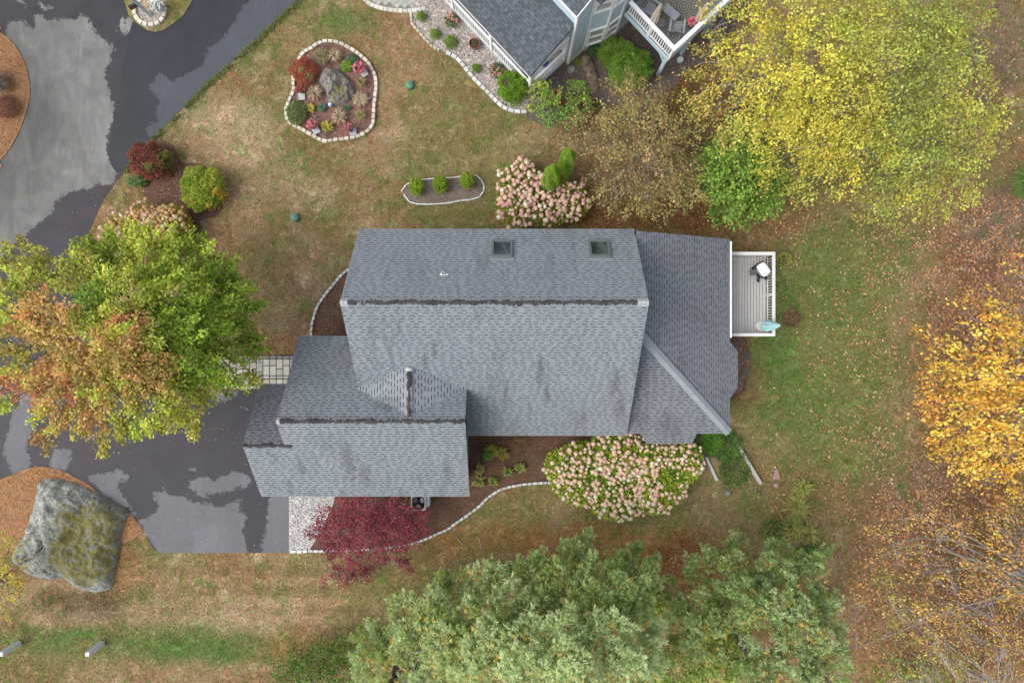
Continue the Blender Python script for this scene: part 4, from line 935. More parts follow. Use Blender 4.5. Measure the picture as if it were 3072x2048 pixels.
# corner boards
for u, v in ((2.7, -.1), (3.75, -.1), (4.62, -.52), (5.45, -.6)):
    f = MB(); p = Q(u - .01, v - .01, 3.15); f.box(p, (.11, .11, 5.6), NA); f.build('corner_board', M['white'], blue)
def window(par, a, b, s, wd, z0, z1, mid=True, dark=False):
    """window on the wall from plan point a to b, centred at fraction s"""
    pa, pb = Q(*a), Q(*b); d = (pb - pa).normalized(); nrm = Vector((d.y, -d.x, 0)); c = pa + (pb - pa) * s; up = Vector((0, 0, 1))
    if nrm.dot(Q(4, -6) - Q(4, 3)) < 0 and abs(nrm.dot(ev)) > .3: nrm = -nrm
    f = MB(); p = lambda x, z, n: c + d * x + up * z + nrm * n
    f.bar(p(-wd / 2 - .1, z0 - .05, .03), p(wd / 2 + .1, z0 - .05, .03), .12, .1); f.bar(p(-wd / 2 - .1, z1 + .05, .03), p(wd / 2 + .1, z1 + .05, .03), .09, .1)
    for sx in (-1, 1): f.bar(p(sx * (wd / 2 + .05), z0, .028), p(sx * (wd / 2 + .05), z1, .028), .1, .08)
    wo_ = f.build('window', M['white'], par)
    g = MB(); g.add([p(-wd / 2, z0, .012), p(wd / 2, z0, .012), p(wd / 2, z1, .012), p(-wd / 2, z1, .012)], [(0, 1, 2, 3)]); g.build('pane', M['glass'] if dark else M['pane'], wo_)
    if mid:
        g = MB(); g.bar(p(-wd / 2, (z0 + z1) / 2, .035), p(wd / 2, (z0 + z1) / 2, .035), .05, .05); g.build('meeting_rail', M['white'], wo_)
M['pane'] = simple('pane', (.42, .44, .44), .1, .25, 2.5, 0, 8, .8)
window(blue, (3.75, -.1), (4.62, -.52), .5, .66, .75, 2.15); window(blue, (4.62, -.52), (5.45, -.6), .5, .60, .75, 2.15)
window(blue, (3.75, -.1), (4.62, -.52), .5, .66, 4.1, 5.4); window(blue, (4.62, -.52), (5.45, -.6), .5, .60, 4.1, 5.4)
window(blue, (4.62, -.52), (5.45, -.6), .5, .62, .06, .42, False, True)
window(blue, (2.7, 3.4), (2.7, 1.6), .5, .8, 4.75, 5.75)
PR = Plane(Q(0, 14, 3.2), -ev, eu, .45, [[(0, 0), (14.05, 0), (14.05, 2.72), (0, 2.72)]])
rf_p = roof(blue, 'porch_roof', [PR], M['shingle_n'], M['underlay_n'], exposure=.145, dash=.05, tabw=(.14, .2, .26), slotw=(.12, .16, .2), single=lambda p, ip: p.y < 17.6 and p.z < 9)
UR = Plane(Q(2.35, 9, 6.05), -ev, eu, .6, [[(0, 0), (9.3, 0), (9.3, 5), (0, 5)]])
rf_u = roof(blue, 'upper_roof', [UR], M['shingle_n'], M['underlay_n'], exposure=.145, dash=.05, tabw=(.14, .2, .26), slotw=(.12, .16, .2))
BR = Plane(Q(3.42, 3, 6.1), -ev, eu, .3, [[(0, 0), (3.62, 0), (3.62, 3), (0, 3)]])
roof(blue, 'bay_roof', [BR], M['shingle_n'], M['underlay_n'], exposure=.145, dash=.05, tabw=(.14, .2, .26), slotw=(.12, .16, .2))
for nm, a, b, wv, hv in [('fascia', Q(.05, .02, 2.99), Q(.05, 13, 2.99), .03, .16), ('rake_board', Q(0, -.03, 3.06), Q(2.7, -.03, 4.27), .03, .13), ('fascia', Q(2.33, -.31, 5.97), Q(2.33, 9, 5.97), .03, .16), ('rake_board', Q(2.35, -.32, 5.97), Q(7, -.32, 8.7), .03, .16),
                        ('porch_beam', Q(.35, .2, 2.92), Q(.35, 12, 2.92), .16, .26), ('porch_beam', Q(.42, .12, 2.92), Q(2.64, .12, 2.92), .16, .3)]:
    f = MB(); f.bar(a, b, wv, hv); f.build(nm, M['white'], blue)
f = MB(); vs = [Q(.4, .1, 3.07), Q(2.66, .1, 3.07), Q(2.66, .1, 4.2), Q(.4, .16, 3.07), Q(2.66, .16, 3.07), Q(2.66, .16, 4.2)]; f.add(vs, [(0, 1, 2), (5, 4, 3), (0, 2, 5, 3)]); f.build('gable_panel', M['siding'], blue)
pf = MB(); pf.prism([tuple(Q(a, b)[:2]) for a, b in ((.25, .05), (2.64, .05), (2.64, 12), (.25, 12))], .30, .45); pf.build('porch_floor', simple('porch_floor', (.40, .42, .44), .7, .06, 3), blue)
sk_ = MB(); sk_.prism([tuple(Q(a, b)[:2]) for a, b in ((.3, .1), (2.63, .1), (2.63, 12), (.3, 12))], .0, .29); sk_.build('porch_skirt', simple('porch_skirt', (.52, .49, .42), .8, .08, 3), blue)
for u, v in ((.32, .18), (.32, 2.95), (.32, 5.75), (2.58, .13)):
    f = MB(); f.box(Q(u, v, 1.62), (.16, .16, 2.33), NA); f.build('porch_post', M['white'], blue)
rail(blue, Q(.30, .27), Q(.30, 2.86), .45, 1.45, .10, .135, M['white'], .08, bal=.05); rail(blue, Q(.30, 3.04), Q(.30, 5.66), .45, 1.45, .10, .135, M['white'], .08, bal=.05); rail(blue, Q(.30, 5.84), Q(.30, 8.5), .45, 1.45, .10, .135, M['white'], .08, bal=.05)
rail(blue, Q(.46, .15), Q(2.5, .15), .45, 1.45, .11, .115, M['white'], .08, bal=.05)
p = G(1633, 193, .55); t = MB(); t.lathe((p.x, p.y, .452), [(.10, 0), (.15, .1), (.17, .25), (.15, .36), (.11, .4)], 20)
tag(t.build('urn', simple('blue_glaze', (.02, .05, .22), .15, .2, 5), None, (p.x, p.y, .452), True), 'cobalt blue glazed urn on the white porch floor', 'urn')
p = G(1673, 167, .7); t = thing('storage_box', 'tan box on the porch behind the railing', 'box', (p.x, p.y, .452)); tanm = simple('tan_box', (.34, .31, .26), .8, .06, 4)
f = MB(); f.box((p.x, p.y, .452 + .14), (.42, .38, .28), NA); f.build('body', tanm, t); f = MB(); f.box((p.x, p.y, .452 + .305), (.45, .41, .045), NA); f.build('lid', tanm, t)

# raised deck
nd = thing('raised_deck', 'raised grey deck with white railing on tall posts', 'deck', tuple(Q(7.5, -2.1)))
f = uvprism([(5.62, -3.66), (10.5, -3.66), (10.5, -.7), (5.62, -.7)], 2.32, 2.40); f.build('floor', M['deck_grey'], nd)
for a, b in ((Q(5.60, -3.68, 2.22), Q(5.60, -.7, 2.22)), (Q(5.6, -3.69, 2.22), Q(10.5, -3.69, 2.22))):
    f = MB(); f.bar(a, b, .05, .26); f.build('fascia', M['siding'], nd)
rail(nd, Q(5.65, -3.75), Q(5.65, -.72), 2.4, 3.4, .19, .13, M['white'], .1, bal=.05); rail(nd, Q(5.75, -3.66), Q(10.4, -3.66), 2.4, 3.402, .19, .13, M['white'], .1, bal=.05)
for u, v in ((5.69, -3.56), (7.27, -3.6), (8.82, -3.6)):
    f = MB(); f.box(Q(u, v, 1.16), (.17, .17, 2.32), NA); f.build('post', M['siding'], nd)
    if u < 6: f = MB(); f.bar(Q(u, v, 1.5), Q(u, v + .75, 2.3), .1, .1); f.build('brace', M['siding'], nd)
    f = MB(); f.bar(Q(u, v, 1.6), Q(u + .65, v, 2.3), .1, .1); f.build('brace', M['siding'], nd)
for u, v in ((5.65, -3.66), (5.65, -2.2), (7.3, -3.66), (8.9, -3.66)):
    f = MB(); f.box(Q(u, v, 2.88), (.12, .12, .96), NA); f.build('rail_post', M['white'], nd)
rm, rnt, rb = new_mat('rug_print'); rp = pos(rnt); rv = N(rnt, 'ShaderNodeTexVoronoi'); rv.inputs['Scale'].default_value = 1.5; rv.inputs['Randomness'].default_value = 0; rnt.links.new(mapping(rnt, rp, (1, 1, 0), (0, 0, -NA)), rv.inputs['Vector'])
rw = N(rnt, 'ShaderNodeMath', operation='SINE'); rnt.links.new(math_(rnt, 'MULTIPLY', rv.outputs['Distance'], 34), rw.inputs[0])
rnt.links.new(ramp(rnt, rw.outputs[0], [(.3, (.10, .095, .085)), (.55, (.24, .22, .17))]), rb.inputs['Base Color']); rb.inputs['Roughness'].default_value = .95
f = uvprism([(6.3, -3.2), (9.4, -3.2), (9.4, -.9), (6.3, -.9)], 2.404, 2.415); tag(f.build('rug', rm, None, tuple(Q(7.8, -2, 2.404))), 'brown patterned outdoor rug on the raised deck', 'rug')
gm_ = simple('grey_furniture', (.22, .235, .255), .7, .1, 6)
p = G(2013, 36, 3.1); t = thing('table', 'grey rectangular table on the patterned rug', 'table', (p.x, p.y, 2.416)); ta_ = R(-41); tM = Matrix.Rotation(ta_, 3, 'Z')
f = MB(); f.box((p.x, p.y, 3.08), (.82, .40, .04), ta_); f.build('tabletop', gm_, t)
for sx in (-1, 1):
    for sy in (-1, 1): f = MB(); f.box(Vector((p.x, p.y, 2.735)) + tM @ Vector((sx * .36, sy * .15, 0)), (.05, .05, .64), ta_); f.build('leg', gm_, t)
def slat_chair(label, px, py, ang):
    p = G(px, py, 2.8); t = thing('slatted_chair', label, 'chair', (p.x, p.y, 2.416), 'slatted chairs on the raised deck'); m = Matrix.Rotation(ang, 3, 'Z'); q = lambda x, y, z: Vector((p.x, p.y, 2.416)) + m @ Vector((x, y, z))
    for i in range(5): f = MB(); f.box(q(0, .24 - i * .105, .38 - i * .012), (.5, .09, .025), ang); f.build('seat_slat', gm_, t)
    for i in range(5):
        f = MB(); x = -.2 + .1 * i; f.bar(q(x, -.24, .36), q(x * 1.15, -.42, .92 - abs(i - 2) * .04), .085, .022); f.build('back_slat', gm_, t)
    for s in (-1, 1):
        f = MB(); f.box(q(s * .32, .0, .58), (.11, .66, .025), ang); f.build('armrest', gm_, t)
        f = MB(); f.box(q(s * .29, .26, .285), (.05, .08, .56), ang); f.build('leg', gm_, t); f = MB(); f.bar(q(s * .27, .2, .36), q(s * .27, -.36, .03), .04, .1); f.build('leg', gm_, t)
slat_chair('grey slatted chair in the corner of the raised deck railing', 2029, 82, R(-8)); slat_chair('grey slatted chair half hidden behind a closed beige umbrella', 1955, 28, R(55))
p = G(1982, 71, 2.7); t = thing('footstool', 'small round slatted stool beside the corner chair', 'stool', (p.x, p.y, 2.416))
for i in range(5): x = -.16 + .08 * i; f = MB(); f.box((p.x, p.y + x, 2.75), (2 * math.sqrt(.2 ** 2 - x * x), .06, .03), 0); f.build('slat', gm_, t)
for k in range(3): f = MB(); f.bar((p.x + .12 * math.cos(k * 2.1), p.y + .12 * math.sin(k * 2.1), 2.735), (p.x + .16 * math.cos(k * 2.1), p.y + .16 * math.sin(k * 2.1), 2.417), .035, .035); f.build('leg', gm_, t)
beige = (.46, .39, .33)
parasol('patio_umbrella', 'closed beige umbrella at the railing over the stool', G(1961, 64, 3.2), 2.416, 3.2, 4.95, .2, beige, weight=False)
parasol('patio_umbrella', 'closed beige umbrella near the pink potted flowers', G(2095, 60, 3.2), 2.416, 3.2, 4.9, .2, beige, weight=False)
p = G(2042, 178, .2); f = MB(); f.lathe((p.x, p.y, 0), [(.16, 0), (.15, .2), (.13, .24), (.10, .25)], 20); tag(f.build('concrete_pier', M['granite'], None, (p.x, p.y, 0), False), 'pale round concrete pier beside a deck post', 'pier')

# ================================================================== PLANTS
def unit(v): return v / (np.linalg.norm(v, axis=1)[:, None] + 1e-9)
def leaf_quads(c, size, up=.5, aspect=.62, d=None):
    """one four-cornered leaf per point"""
    n = len(c); nr = unit(unit(rng.normal(size=(n, 3))) * (1 - up) + np.array([0, 0, up]))
    r = rng.normal(size=(n, 3)) if d is None else d + rng.normal(0, .35, (n, 3))
    t = unit(r - nr * (r * nr).sum(1)[:, None]); b = np.cross(nr, t); s = np.asarray(size).reshape(-1, 1) * .5
    vs = np.stack([c + t * s, c + b * s * aspect + t * s * .1, c - t * s, c - b * s * aspect + t * s * .1], 1).reshape(-1, 3)
    return vs, np.arange(n * 4).reshape(-1, 4)
FOL = 1.85
def jitter(cols, var=.22, hue=.08):
    n = len(cols); return FOL * cols * (1 + rng.normal(0, var, (n, 1))).clip(.4, 1.9) * (1 + rng.normal(0, hue, (n, 3))).clip(.6, 1.5)
def curve(a, b, sag=.15, n=5, wob=.08):
    a = np.array(a, float); b = np.array(b, float); L_ = np.linalg.norm(b - a); out = []
    off = rng.normal(0, wob * L_, 3); of2 = rng.normal(0, wob * .5 * L_, 3)
    for t in np.linspace(0, 1, n): p = a + (b - a) * t + off * math.sin(math.pi * t) + of2 * math.sin(2 * math.pi * t); p[2] += sag * L_ * math.sin(math.pi * t); out.append(p)
    return out
def tree(name, label, cat, base, lobes, top, leaf, per_m2, nleaf, spread=.32, bark='bark', trunk_r=.16, fork=.45, twigs=.3, twig_r=.012, up=.45, group=None, flat=.62, droop=.12, mat='leaf', shell=.45, crown='crown', tw_n=3, limb_r=.07):
    """lobes: (px, py, r_px, z, colour a, colour b, density) seen from above; branches run to each lobe, sprays of leaves fill it"""
    base = Vector(base); t = thing(name, label, cat, tuple(base), group); tr = MB(); tw = MB(); C = []; K = []; D = []
    fk = np.array((base.x, base.y, base.z + fork * top)); cen = np.array((base.x, base.y, top * .55))
    tr.tube(curve(base, fk, 0, 5, .03), np.linspace(trunk_r * 1.25, trunk_r * .8, 5), 9)
    for px, py, rp, z, ca, cb, den in lobes:
        c = np.array(G(px, py, z)); r = rp * (H - z) / F
        lp = curve(fk - [0, 0, random.uniform(0, .25) * fk[2]], c - [0, 0, r * .25], .06, 9, .11); tr.tube(lp, np.linspace(limb_r, limb_r * .2, 9), 6, False)
        m = max(4, int(per_m2 * den * math.pi * r * r)); v = unit(rng.normal(size=(m, 3))); v[:, 2] = np.where(rng.random(m) < .8, np.abs(v[:, 2]), v[:, 2])
        rad = shell + (1 - shell) * rng.random(m) ** .6; p = c + v * (r * rad)[:, None] * np.array([1, 1, flat])
        out = unit(np.c_[(p - c)[:, :2] + (c - cen)[None, :2] * .35, np.full(m, 0.0)] + rng.normal(0, .25, (m, 3))); out[:, 2] -= droop
        for i in range(m):
            if rng.random() < twigs: j = int(rng.integers(4, 9)); tw.tube(curve(lp[j], p[i], .05, 5, .10), np.linspace(twig_r * (1.9 - .1 * j), twig_r * .4, 5), tw_n, False)
        mixk = np.clip(rng.normal(.5, .33, m), 0, 1)[:, None]; kc = np.array(ca) * (1 - mixk) + np.array(cb) * mixk; kc = kc * rng.uniform(.6, 1.25, (m, 1))
        nl = rng.poisson(nleaf, m) + 1; idx = np.repeat(np.arange(m), nl); s = rng.random(len(idx))
        q = p[idx] + out[idx] * ((s - .35) * spread * 1.9)[:, None] + rng.normal(0, 1, (len(idx), 3)) * (spread * .42 * (1.15 - .6 * s))[:, None] * np.array([1, 1, .55])
        C.append(q); K.append(jitter(kc[idx])); D.append(out[idx])
    C = np.concatenate(C); K = np.concatenate(K); D = np.concatenate(D); C[:, 2] = np.maximum(C[:, 2], .08)
    tr.build('trunk', M[bark], t, smooth=True)
    if tw.f: tag(tw.build('twigs', M[bark], t), kind='stuff')
    vs, fs = leaf_quads(C, leaf * rng.uniform(.7, 1.3, len(C)), up, .66, D)
    cr = npmesh(crown, vs, fs, M[mat], t, fcol=K); tag(cr, kind='stuff'); return t
def D2(l): return [(a * 1.306, b * 1.306, r * 1.306) + tuple(x) for a, b, r, *x in l]      # from the 2352-px view to photograph pixels
GRN, GRN2 = (.13, .205, .024), (.25, .31, .042); YG = (.36, .37, .07); OR1, OR2 = (.36, .20, .085), (.36, .155, .085); MX = (.27, .235, .06)
DKG = (.05, .10, .02)
# -- big maple by the driveway
mp = [(250,600,75,GRN2,GRN),(335,590,80,GRN2,YG),(425,600,72,GRN,GRN2),(500,655,70,GRN,GRN2),(545,715,48,GRN,GRN2),(565,800,38,GRN,GRN2),(470,740,80,GRN2,GRN),(395,680,85,GRN2,GRN),(300,690,85,GRN2,YG),(195,650,62,GRN2,MX),
      (520,840,55,GRN,GRN2),(455,850,62,GRN2,GRN),(400,790,70,GRN2,GRN),(535,670,40,GRN,GRN2),(50,600,48,MX,GRN2),(100,640,55,GRN2,MX),(45,680,60,MX,GRN2),(115,730,70,MX,OR1),(60,790,80,OR1,GRN2),(185,790,80,MX,OR1),(285,745,42,OR1,OR2),(235,715,50,GRN2,MX),
      (335,830,70,MX,OR1),(265,880,70,OR1,GRN2),(150,870,70,OR2,MX),(60,870,55,OR2,OR1),(345,915,62,MX,GRN2),(425,915,55,GRN2,MX),(130,945,50,OR1,GRN2),(220,960,50,MX,OR1),(300,960,45,GRN2,MX),(395,960,35,MX,GRN2),(450,975,26,YG,MX),(105,1005,26,OR1,MX),(245,1015,24,YG,MX),(190,985,26,MX,YG),(575,860,22,GRN,YG),(480,890,38,GRN2,MX),(10,920,20,GRN2,YG),(220,690,40,GRN,DKG),(270,810,60,MX,OR1),(225,760,50,MX,GRN2),(310,780,55,GRN2,MX),(255,840,50,OR1,MX),(210,830,50,MX,OR1),(300,860,45,OR1,GRN2)]
cx_, cy_ = 285, 790
mp = [(a, b, r, 9.6 - 4.6 * min(1.15, math.hypot(a - cx_, b - cy_) / 300) ** 1.6 + random.uniform(-.4, .4), c1, c2, 1.0) for a, b, r, c1, c2 in mp]
tree('maple_tree', 'big broad maple turning from green to orange over the driveway', 'tree', (-15.6, .1, 0), D2(mp), 9.6, .135, 7.2, 62, .35, 'bark_dark', .22, .38, .10, .014, .5, limb_r=.09, shell=.3)
# -- yellow birches of the upper right
Y1, Y2, Y3, Y4 = (.44, .395, .062), (.31, .29, .06), (.28, .305, .07), (.20, .235, .05); BR1 = (.30, .21, .07)
def birch(label, base_d, lobes, den=1.0, z0=7.5):
    b = G(base_d[0] * 1.306, base_d[1] * 1.306, 0)
    tree('birch_tree', label, 'tree', (b.x, b.y, 0), D2([(x, y, r, z0 + dz, c1, c2, d) for x, y, r, dz, c1, c2, d in lobes]), 9, .115, 6.6 * den, 40, .40, 'bark_pale', .13, .4, .22, .012, .35, 'yellow birches of the upper lawn', shell=.25, limb_r=.065)
birch('sparse yellow birch beside the raised deck', (1680, 250), [(1650,190,90,-1.5,Y2,BR1,.55),(1730,120,90,0,Y1,Y2,.7),(1760,220,90,.5,Y2,Y1,.75),(1690,40,70,-.5,Y2,Y1,.6),(1800,50,80,.5,Y2,Y1,.85),(1600,150,50,-2.5,Y2,BR1,.35),(1640,270,60,-2.5,BR1,Y2,.5),(1720,300,60,-1.5,Y3,Y2,.6),(1580,230,40,-3,BR1,Y3,.35)])
birch('bright yellow birch spreading over the green tree', (1870, 360), [(1850,180,90,1,Y1,Y2,1),(1930,130,80,1,Y1,Y3,1),(1860,290,90,.5,Y1,Y2,1),(1950,240,90,1,Y1,Y2,1),(1820,350,70,-1,Y2,Y1,.8),(1920,370,80,0,Y1,Y2,.9),(1790,270,60,0,Y2,Y1,.8),(1860,430,55,-2,Y2,Y3,.7),(1980,340,70,0,Y3,Y1,1),(1780,400,40,-2,Y2,Y1,.6)])
birch('yellow green birch with the widest crown', (2040, 290), [(1900,50,80,0,Y2,Y3,1),(2000,60,90,.5,Y3,Y2,1),(2100,50,80,0,Y3,Y4,.95),(2190,40,80,-1,Y3,Y4,.9),(2040,160,90,1,Y3,Y2,1),(2140,140,90,.5,Y3,Y4,1),(2060,260,90,.5,Y3,Y4,1),(2180,120,70,-.5,Y3,Y2,.9),(2230,60,50,-1.5,Y3,Y2,.7),(2000,30,50,0,Y2,Y3,.8)])
birch('green tinged birch at the lawn edge of the grove', (2080, 370), [(2160,250,85,0,Y3,Y2,1),(2250,250,60,-1,Y3,Y1,.95),(2270,310,40,-2,Y1,Y3,.8),(2110,340,80,0,Y3,Y4,1),(2200,350,70,-1,Y3,Y2,.95),(2040,420,70,-1.5,Y3,Y4,.85),(2120,430,70,-1.5,Y3,Y2,.9),(2200,430,50,-2.5,Y3,Y2,.75),(1990,480,45,-3,Y3,Y2,.6),(2060,490,35,-3,Y3,Y2,.6),(2230,190,50,-1,Y3,Y2,.9),(2160,480,25,-3,Y3,Y2,.5)])
# -- thin brown tree, leafy green tree, shrub by the porch
B1, B2, B3 = (.28, .21, .085), (.19, .145, .075), (.235, .225, .08)
tree('apple_tree', 'thin brown leaved tree with bare grey twigs', 'tree', tuple(G(1890, 520)), D2([(1390,330,70,3.8,B1,B2,.75),(1460,290,80,4.4,B1,B3,.8),(1340,300,50,3,B1,B2,.5),(1490,370,90,4.8,B2,B1,.9),(1420,400,70,4.3,B2,B1,.75),(1550,330,70,4.2,B3,B1,.8),(1560,420,70,4.2,B3,B1,.9),(1480,460,60,3.6,B3,B1,.8),(1430,230,60,3.8,B1,B3,.6),(1500,230,40,3.6,B1,B3,.6),(1310,330,30,2.6,B2,B1,.4),(1400,460,40,2.8,B3,B2,.6),(1450,200,40,3.5,B1,B3,.5)]),
     5.2, .11, 11, 26, .30, 'bark_pale', .09, .35, .5, .008, .3, shell=.3, limb_r=.045)
tree('linden_tree', 'dense bright green tree under the yellow birches', 'tree', tuple(G(2180, 560)), D2([(1690,400,75,4.4,(.12,.205,.032),(.19,.275,.05),1.2),(1640,380,40,3.8,(.10,.17,.03),(.18,.24,.06),1),(1740,440,65,3.8,(.105,.185,.03),(.175,.26,.05),1.2),(1680,460,60,3.4,(.1,.18,.028),(.17,.255,.05),1.2),(1700,330,50,4.2,(.12,.185,.03),(.18,.235,.05),1),(1770,420,40,3.6,(.09,.155,.025),(.15,.215,.05),1),(1650,430,40,3.2,(.08,.145,.025),(.16,.21,.05),1)]), 4.6, .15, 14, 22, .32, 'bark', .1, .35, .08, .012, .5)
tree('shrub', 'green shrub with a red leaved heart by the blue house corner', 'shrub', tuple(G(1675, 315)), D2([(1238,206,24,1.5,(.30,.34,.06),(.20,.27,.05),1.2),(1270,214,28,1.7,(.12,.20,.03),(.2,.27,.05),1.2),(1322,214,28,1.6,(.11,.19,.03),(.18,.25,.05),1.2),(1330,240,28,1.5,(.11,.19,.04),(.2,.25,.06),1.1),(1268,258,32,1.5,(.09,.17,.04),(.16,.24,.06),1.2),(1302,272,28,1.4,(.09,.17,.04),(.16,.24,.06),1.2),(1285,228,22,1.4,(.22,.06,.035),(.14,.04,.025),1.3),(1232,240,20,1.2,(.12,.2,.05),(.28,.3,.06),1)]), 1.9, .10, 26, 14, .16, 'bark', .05, .3, .1, .008, .5)
# -- orange maple and the half-bare trees on the right edge
O1, O2, O3 = (.47, .27, .05), (.52, .36, .07), (.34, .17, .055)
tree('maple_tree', 'orange and gold maple at the right edge', 'tree', tuple(G(2960, 1120)), D2([(2230,800,70,7,O1,O2,.7),(2310,770,70,7,O2,O1,.8),(2170,840,50,6,O2,O1,.7),(2260,880,80,8,O1,O2,.9),(2340,860,70,8,O2,O1,.9),(2160,930,60,6.6,O3,O1,.7),(2230,960,80,8,O2,O1,.9),(2320,960,80,8,O1,O2,.9),(2130,880,40,5.5,O1,O3,.6),(2180,1010,50,6.5,O2,O1,.75),(2260,1040,70,7.5,O2,O1,.85),(2340,1040,60,7.5,O1,O2,.85),(2300,690,40,6,O2,O3,.4),(2230,700,40,5.5,O3,O2,.3),(2140,770,40,5,O1,O3,.5),(2330,620,40,6,O3,O2,.35),(2220,1080,50,6.5,O2,O3,.6),(2310,1100,50,6.5,O2,O1,.6)]),
     8.5, .15, 7.0, 20, .40, 'bark_pale', .16, .45, .25, .011, .45, shell=.25)
SY, SO = (.36, .27, .07), (.34, .18, .065); SG = (.22, .25, .06)
tree('ash_tree', 'half bare tree with pale branches and few gold leaves', 'tree', tuple(G(2990, 1700)), D2([(2060,1250,60,5.5,SY,SO,.30),(2010,1300,40,5,SY,SO,.22),(2120,1180,60,6,SO,SY,.3),(2200,1200,60,6.5,SO,SY,.5),(2130,1300,60,6.5,SY,SO,.45),(2060,1360,55,5.5,SY,SG,.45),(1990,1390,35,4.8,SY,SO,.2),(2280,1190,60,6.5,SO,SY,.65),(2320,1270,50,7,SO,O1,.7),(2250,1330,60,7,SO,SY,.65),(2160,1390,60,6.5,SY,SO,.55),(2330,1370,50,7,SY,SO,.7),(2020,1230,30,5,SY,SO,.2),(1985,1340,25,4.5,SO,SY,.15)]),
     7, .105, 8.5, 23, .42, 'bark_pale', .14, .5, .8, .012, .35, tw_n=4, shell=.2, limb_r=.05)
tree('ash_tree', 'lower half bare tree with yellowing leaves in the bottom corner', 'tree', tuple(G(2900, 2010)), D2([(2060,1440,50,4.5,SY,SG,.5),(2120,1450,50,5,SY,SO,.45),(2200,1450,60,5.5,SY,SO,.6),(2290,1450,60,5.5,SY,SO,.7),(2030,1490,40,4,SY,SO,.4),(2110,1510,50,4.5,SG,SY,.6),(2200,1530,60,5,SG,SY,.6),(2300,1530,50,5,SY,SO,.5),(2040,1540,35,3.8,SG,SY,.5),(2340,1490,30,5,SO,SY,.5)]),
     5.5, .10, 8.5, 22, .40, 'bark_pale', .11, .4, .8, .011, .35, tw_n=4, shell=.2, limb_r=.042)
tree('shrub', 'yellow green shrub overhanging the mossy boulder at the left edge', 'shrub', tuple(G(25, 1720)), D2([(15,1260,34,2.4,(.32,.30,.05),(.25,.26,.05),.8),(25,1300,34,2.4,(.38,.32,.05),(.25,.26,.05),.8),(10,1340,40,2.2,(.4,.31,.05),(.28,.27,.05),.8),(45,1340,26,2,(.42,.28,.05),(.3,.27,.06),.8),(5,1400,28,1.8,(.4,.3,.05),(.26,.25,.06),.6)]), 2.4, .10, 18, 13, .2, 'bark', .05, .3, .2, .008, .4)
# -- round shrubs
def bush(name, label, px, py, rp, h, ca, cb, leaf=.075, dens=1500, cat='shrub', squash=1.0, group=None, patch=None, rot=0.0, flow=None, up=.35, dx=1.0):
    """rounded shrub standing on the ground: leaves over and just inside an uneven dome"""
    zc = h * .45; c = G(px, py, zc); r = rp * (H - zc) / F; t = thing(name, label, cat, (c.x, c.y, 0), group)
    area = 2 * math.pi * r * (r * .5 + h * .5); n = int(area * dens)
    v = unit(rng.normal(size=(n, 3))); v[:, 2] = np.abs(v[:, 2]) ** .8 * np.where(rng.random(n) < .82, 1, -1)
    bumpy = 1 + .36 * (fbm(v[:, 0] * 3 + px, v[:, 1] * 3 + v[:, 2] * 2, 1.1, int(px) % 13) - .5) * 2
    rad = bumpy * (1 - .32 * rng.random(n) ** 1.7); p = v * rad[:, None] * np.array([r * dx, r * squash, h * .55])
    ca_, sa_ = math.cos(rot), math.sin(rot); p = np.c_[p[:, 0] * ca_ - p[:, 1] * sa_, p[:, 0] * sa_ + p[:, 1] * ca_, p[:, 2]]
    q = p + np.array((c.x, c.y, zc)); q[:, 2] = np.maximum(q[:, 2], .03)
    k = np.clip(fbm(q[:, 0], q[:, 1], 2.2, int(py) % 11) * 2.2 - .6 + rng.normal(0, .22, n), 0, 1)[:, None]; col = np.array(ca) * (1 - k) + np.array(cb) * k
    if patch:
        for (ppx, ppy, pr, pc) in patch:
            g = G(ppx, ppy, h * .7); m = np.hypot(q[:, 0] - g.x, q[:, 1] - g.y) < pr * H / F * (1 + rng.normal(0, .25, n)); col[m] = np.array(pc)
    vs, fs = leaf_quads(q, leaf * rng.uniform(.7, 1.3, n), up, .55, v)
    npm = npmesh('foliage', vs, fs, M['leaf'], t, fcol=jitter(col, .24)); tag(npm, kind='stuff')
    st = MB()
    for i in range(7): a = i * .9; st.tube([(c.x, c.y, 0), (c.x + .4 * r * math.cos(a), c.y + .4 * r * math.sin(a), h * .6)], [.02, .006], 5)
    st.build('stems', M['bark'], t); return t
bush('burning_bush', 'red leaved bush beside the street', 458, 485, 62, 1.5, (.13, .045, .032), (.19, .075, .05), .075, 1500, squash=.85, patch=[(500, 462, 22, (.16, .17, .04)), (455, 505, 12, (.2, .2, .06)), (505, 490, 22, (.12, .10, .03))])
bush('shrub', 'low blue green shrub under the red bush', 412, 545, 28, .6, (.10, .17, .06), (.15, .22, .08), .07, 1400, squash=.6)
bush('shrub', 'round green and gold shrub on the dark mulch', 612, 565, 62, 1.4, (.13, .20, .025), (.29, .31, .045), .08, 1500, squash=1.08, patch=[(660, 580, 16, (.4, .3, .04)), (625, 625, 14, (.38, .32, .05))])
CED, CED2 = (.07, .13, .018), (.13, .20, .03)
for px, py, lb in ((1251, 561, 'small rounded cedar nearest the pointed end of the narrow bed'), (1323, 554, 'small rounded cedar in the middle of the narrow bed'), (1402, 543, 'small rounded cedar nearest the pink hydrangea in the narrow bed')):
    bush('cedar_shrub', lb, px, py, 21, 1.0, (.13, .20, .018), (.21, .28, .035), .055, 3400, cat='cedar', squash=1.2, group='three cedars in the narrow bed', up=.2)
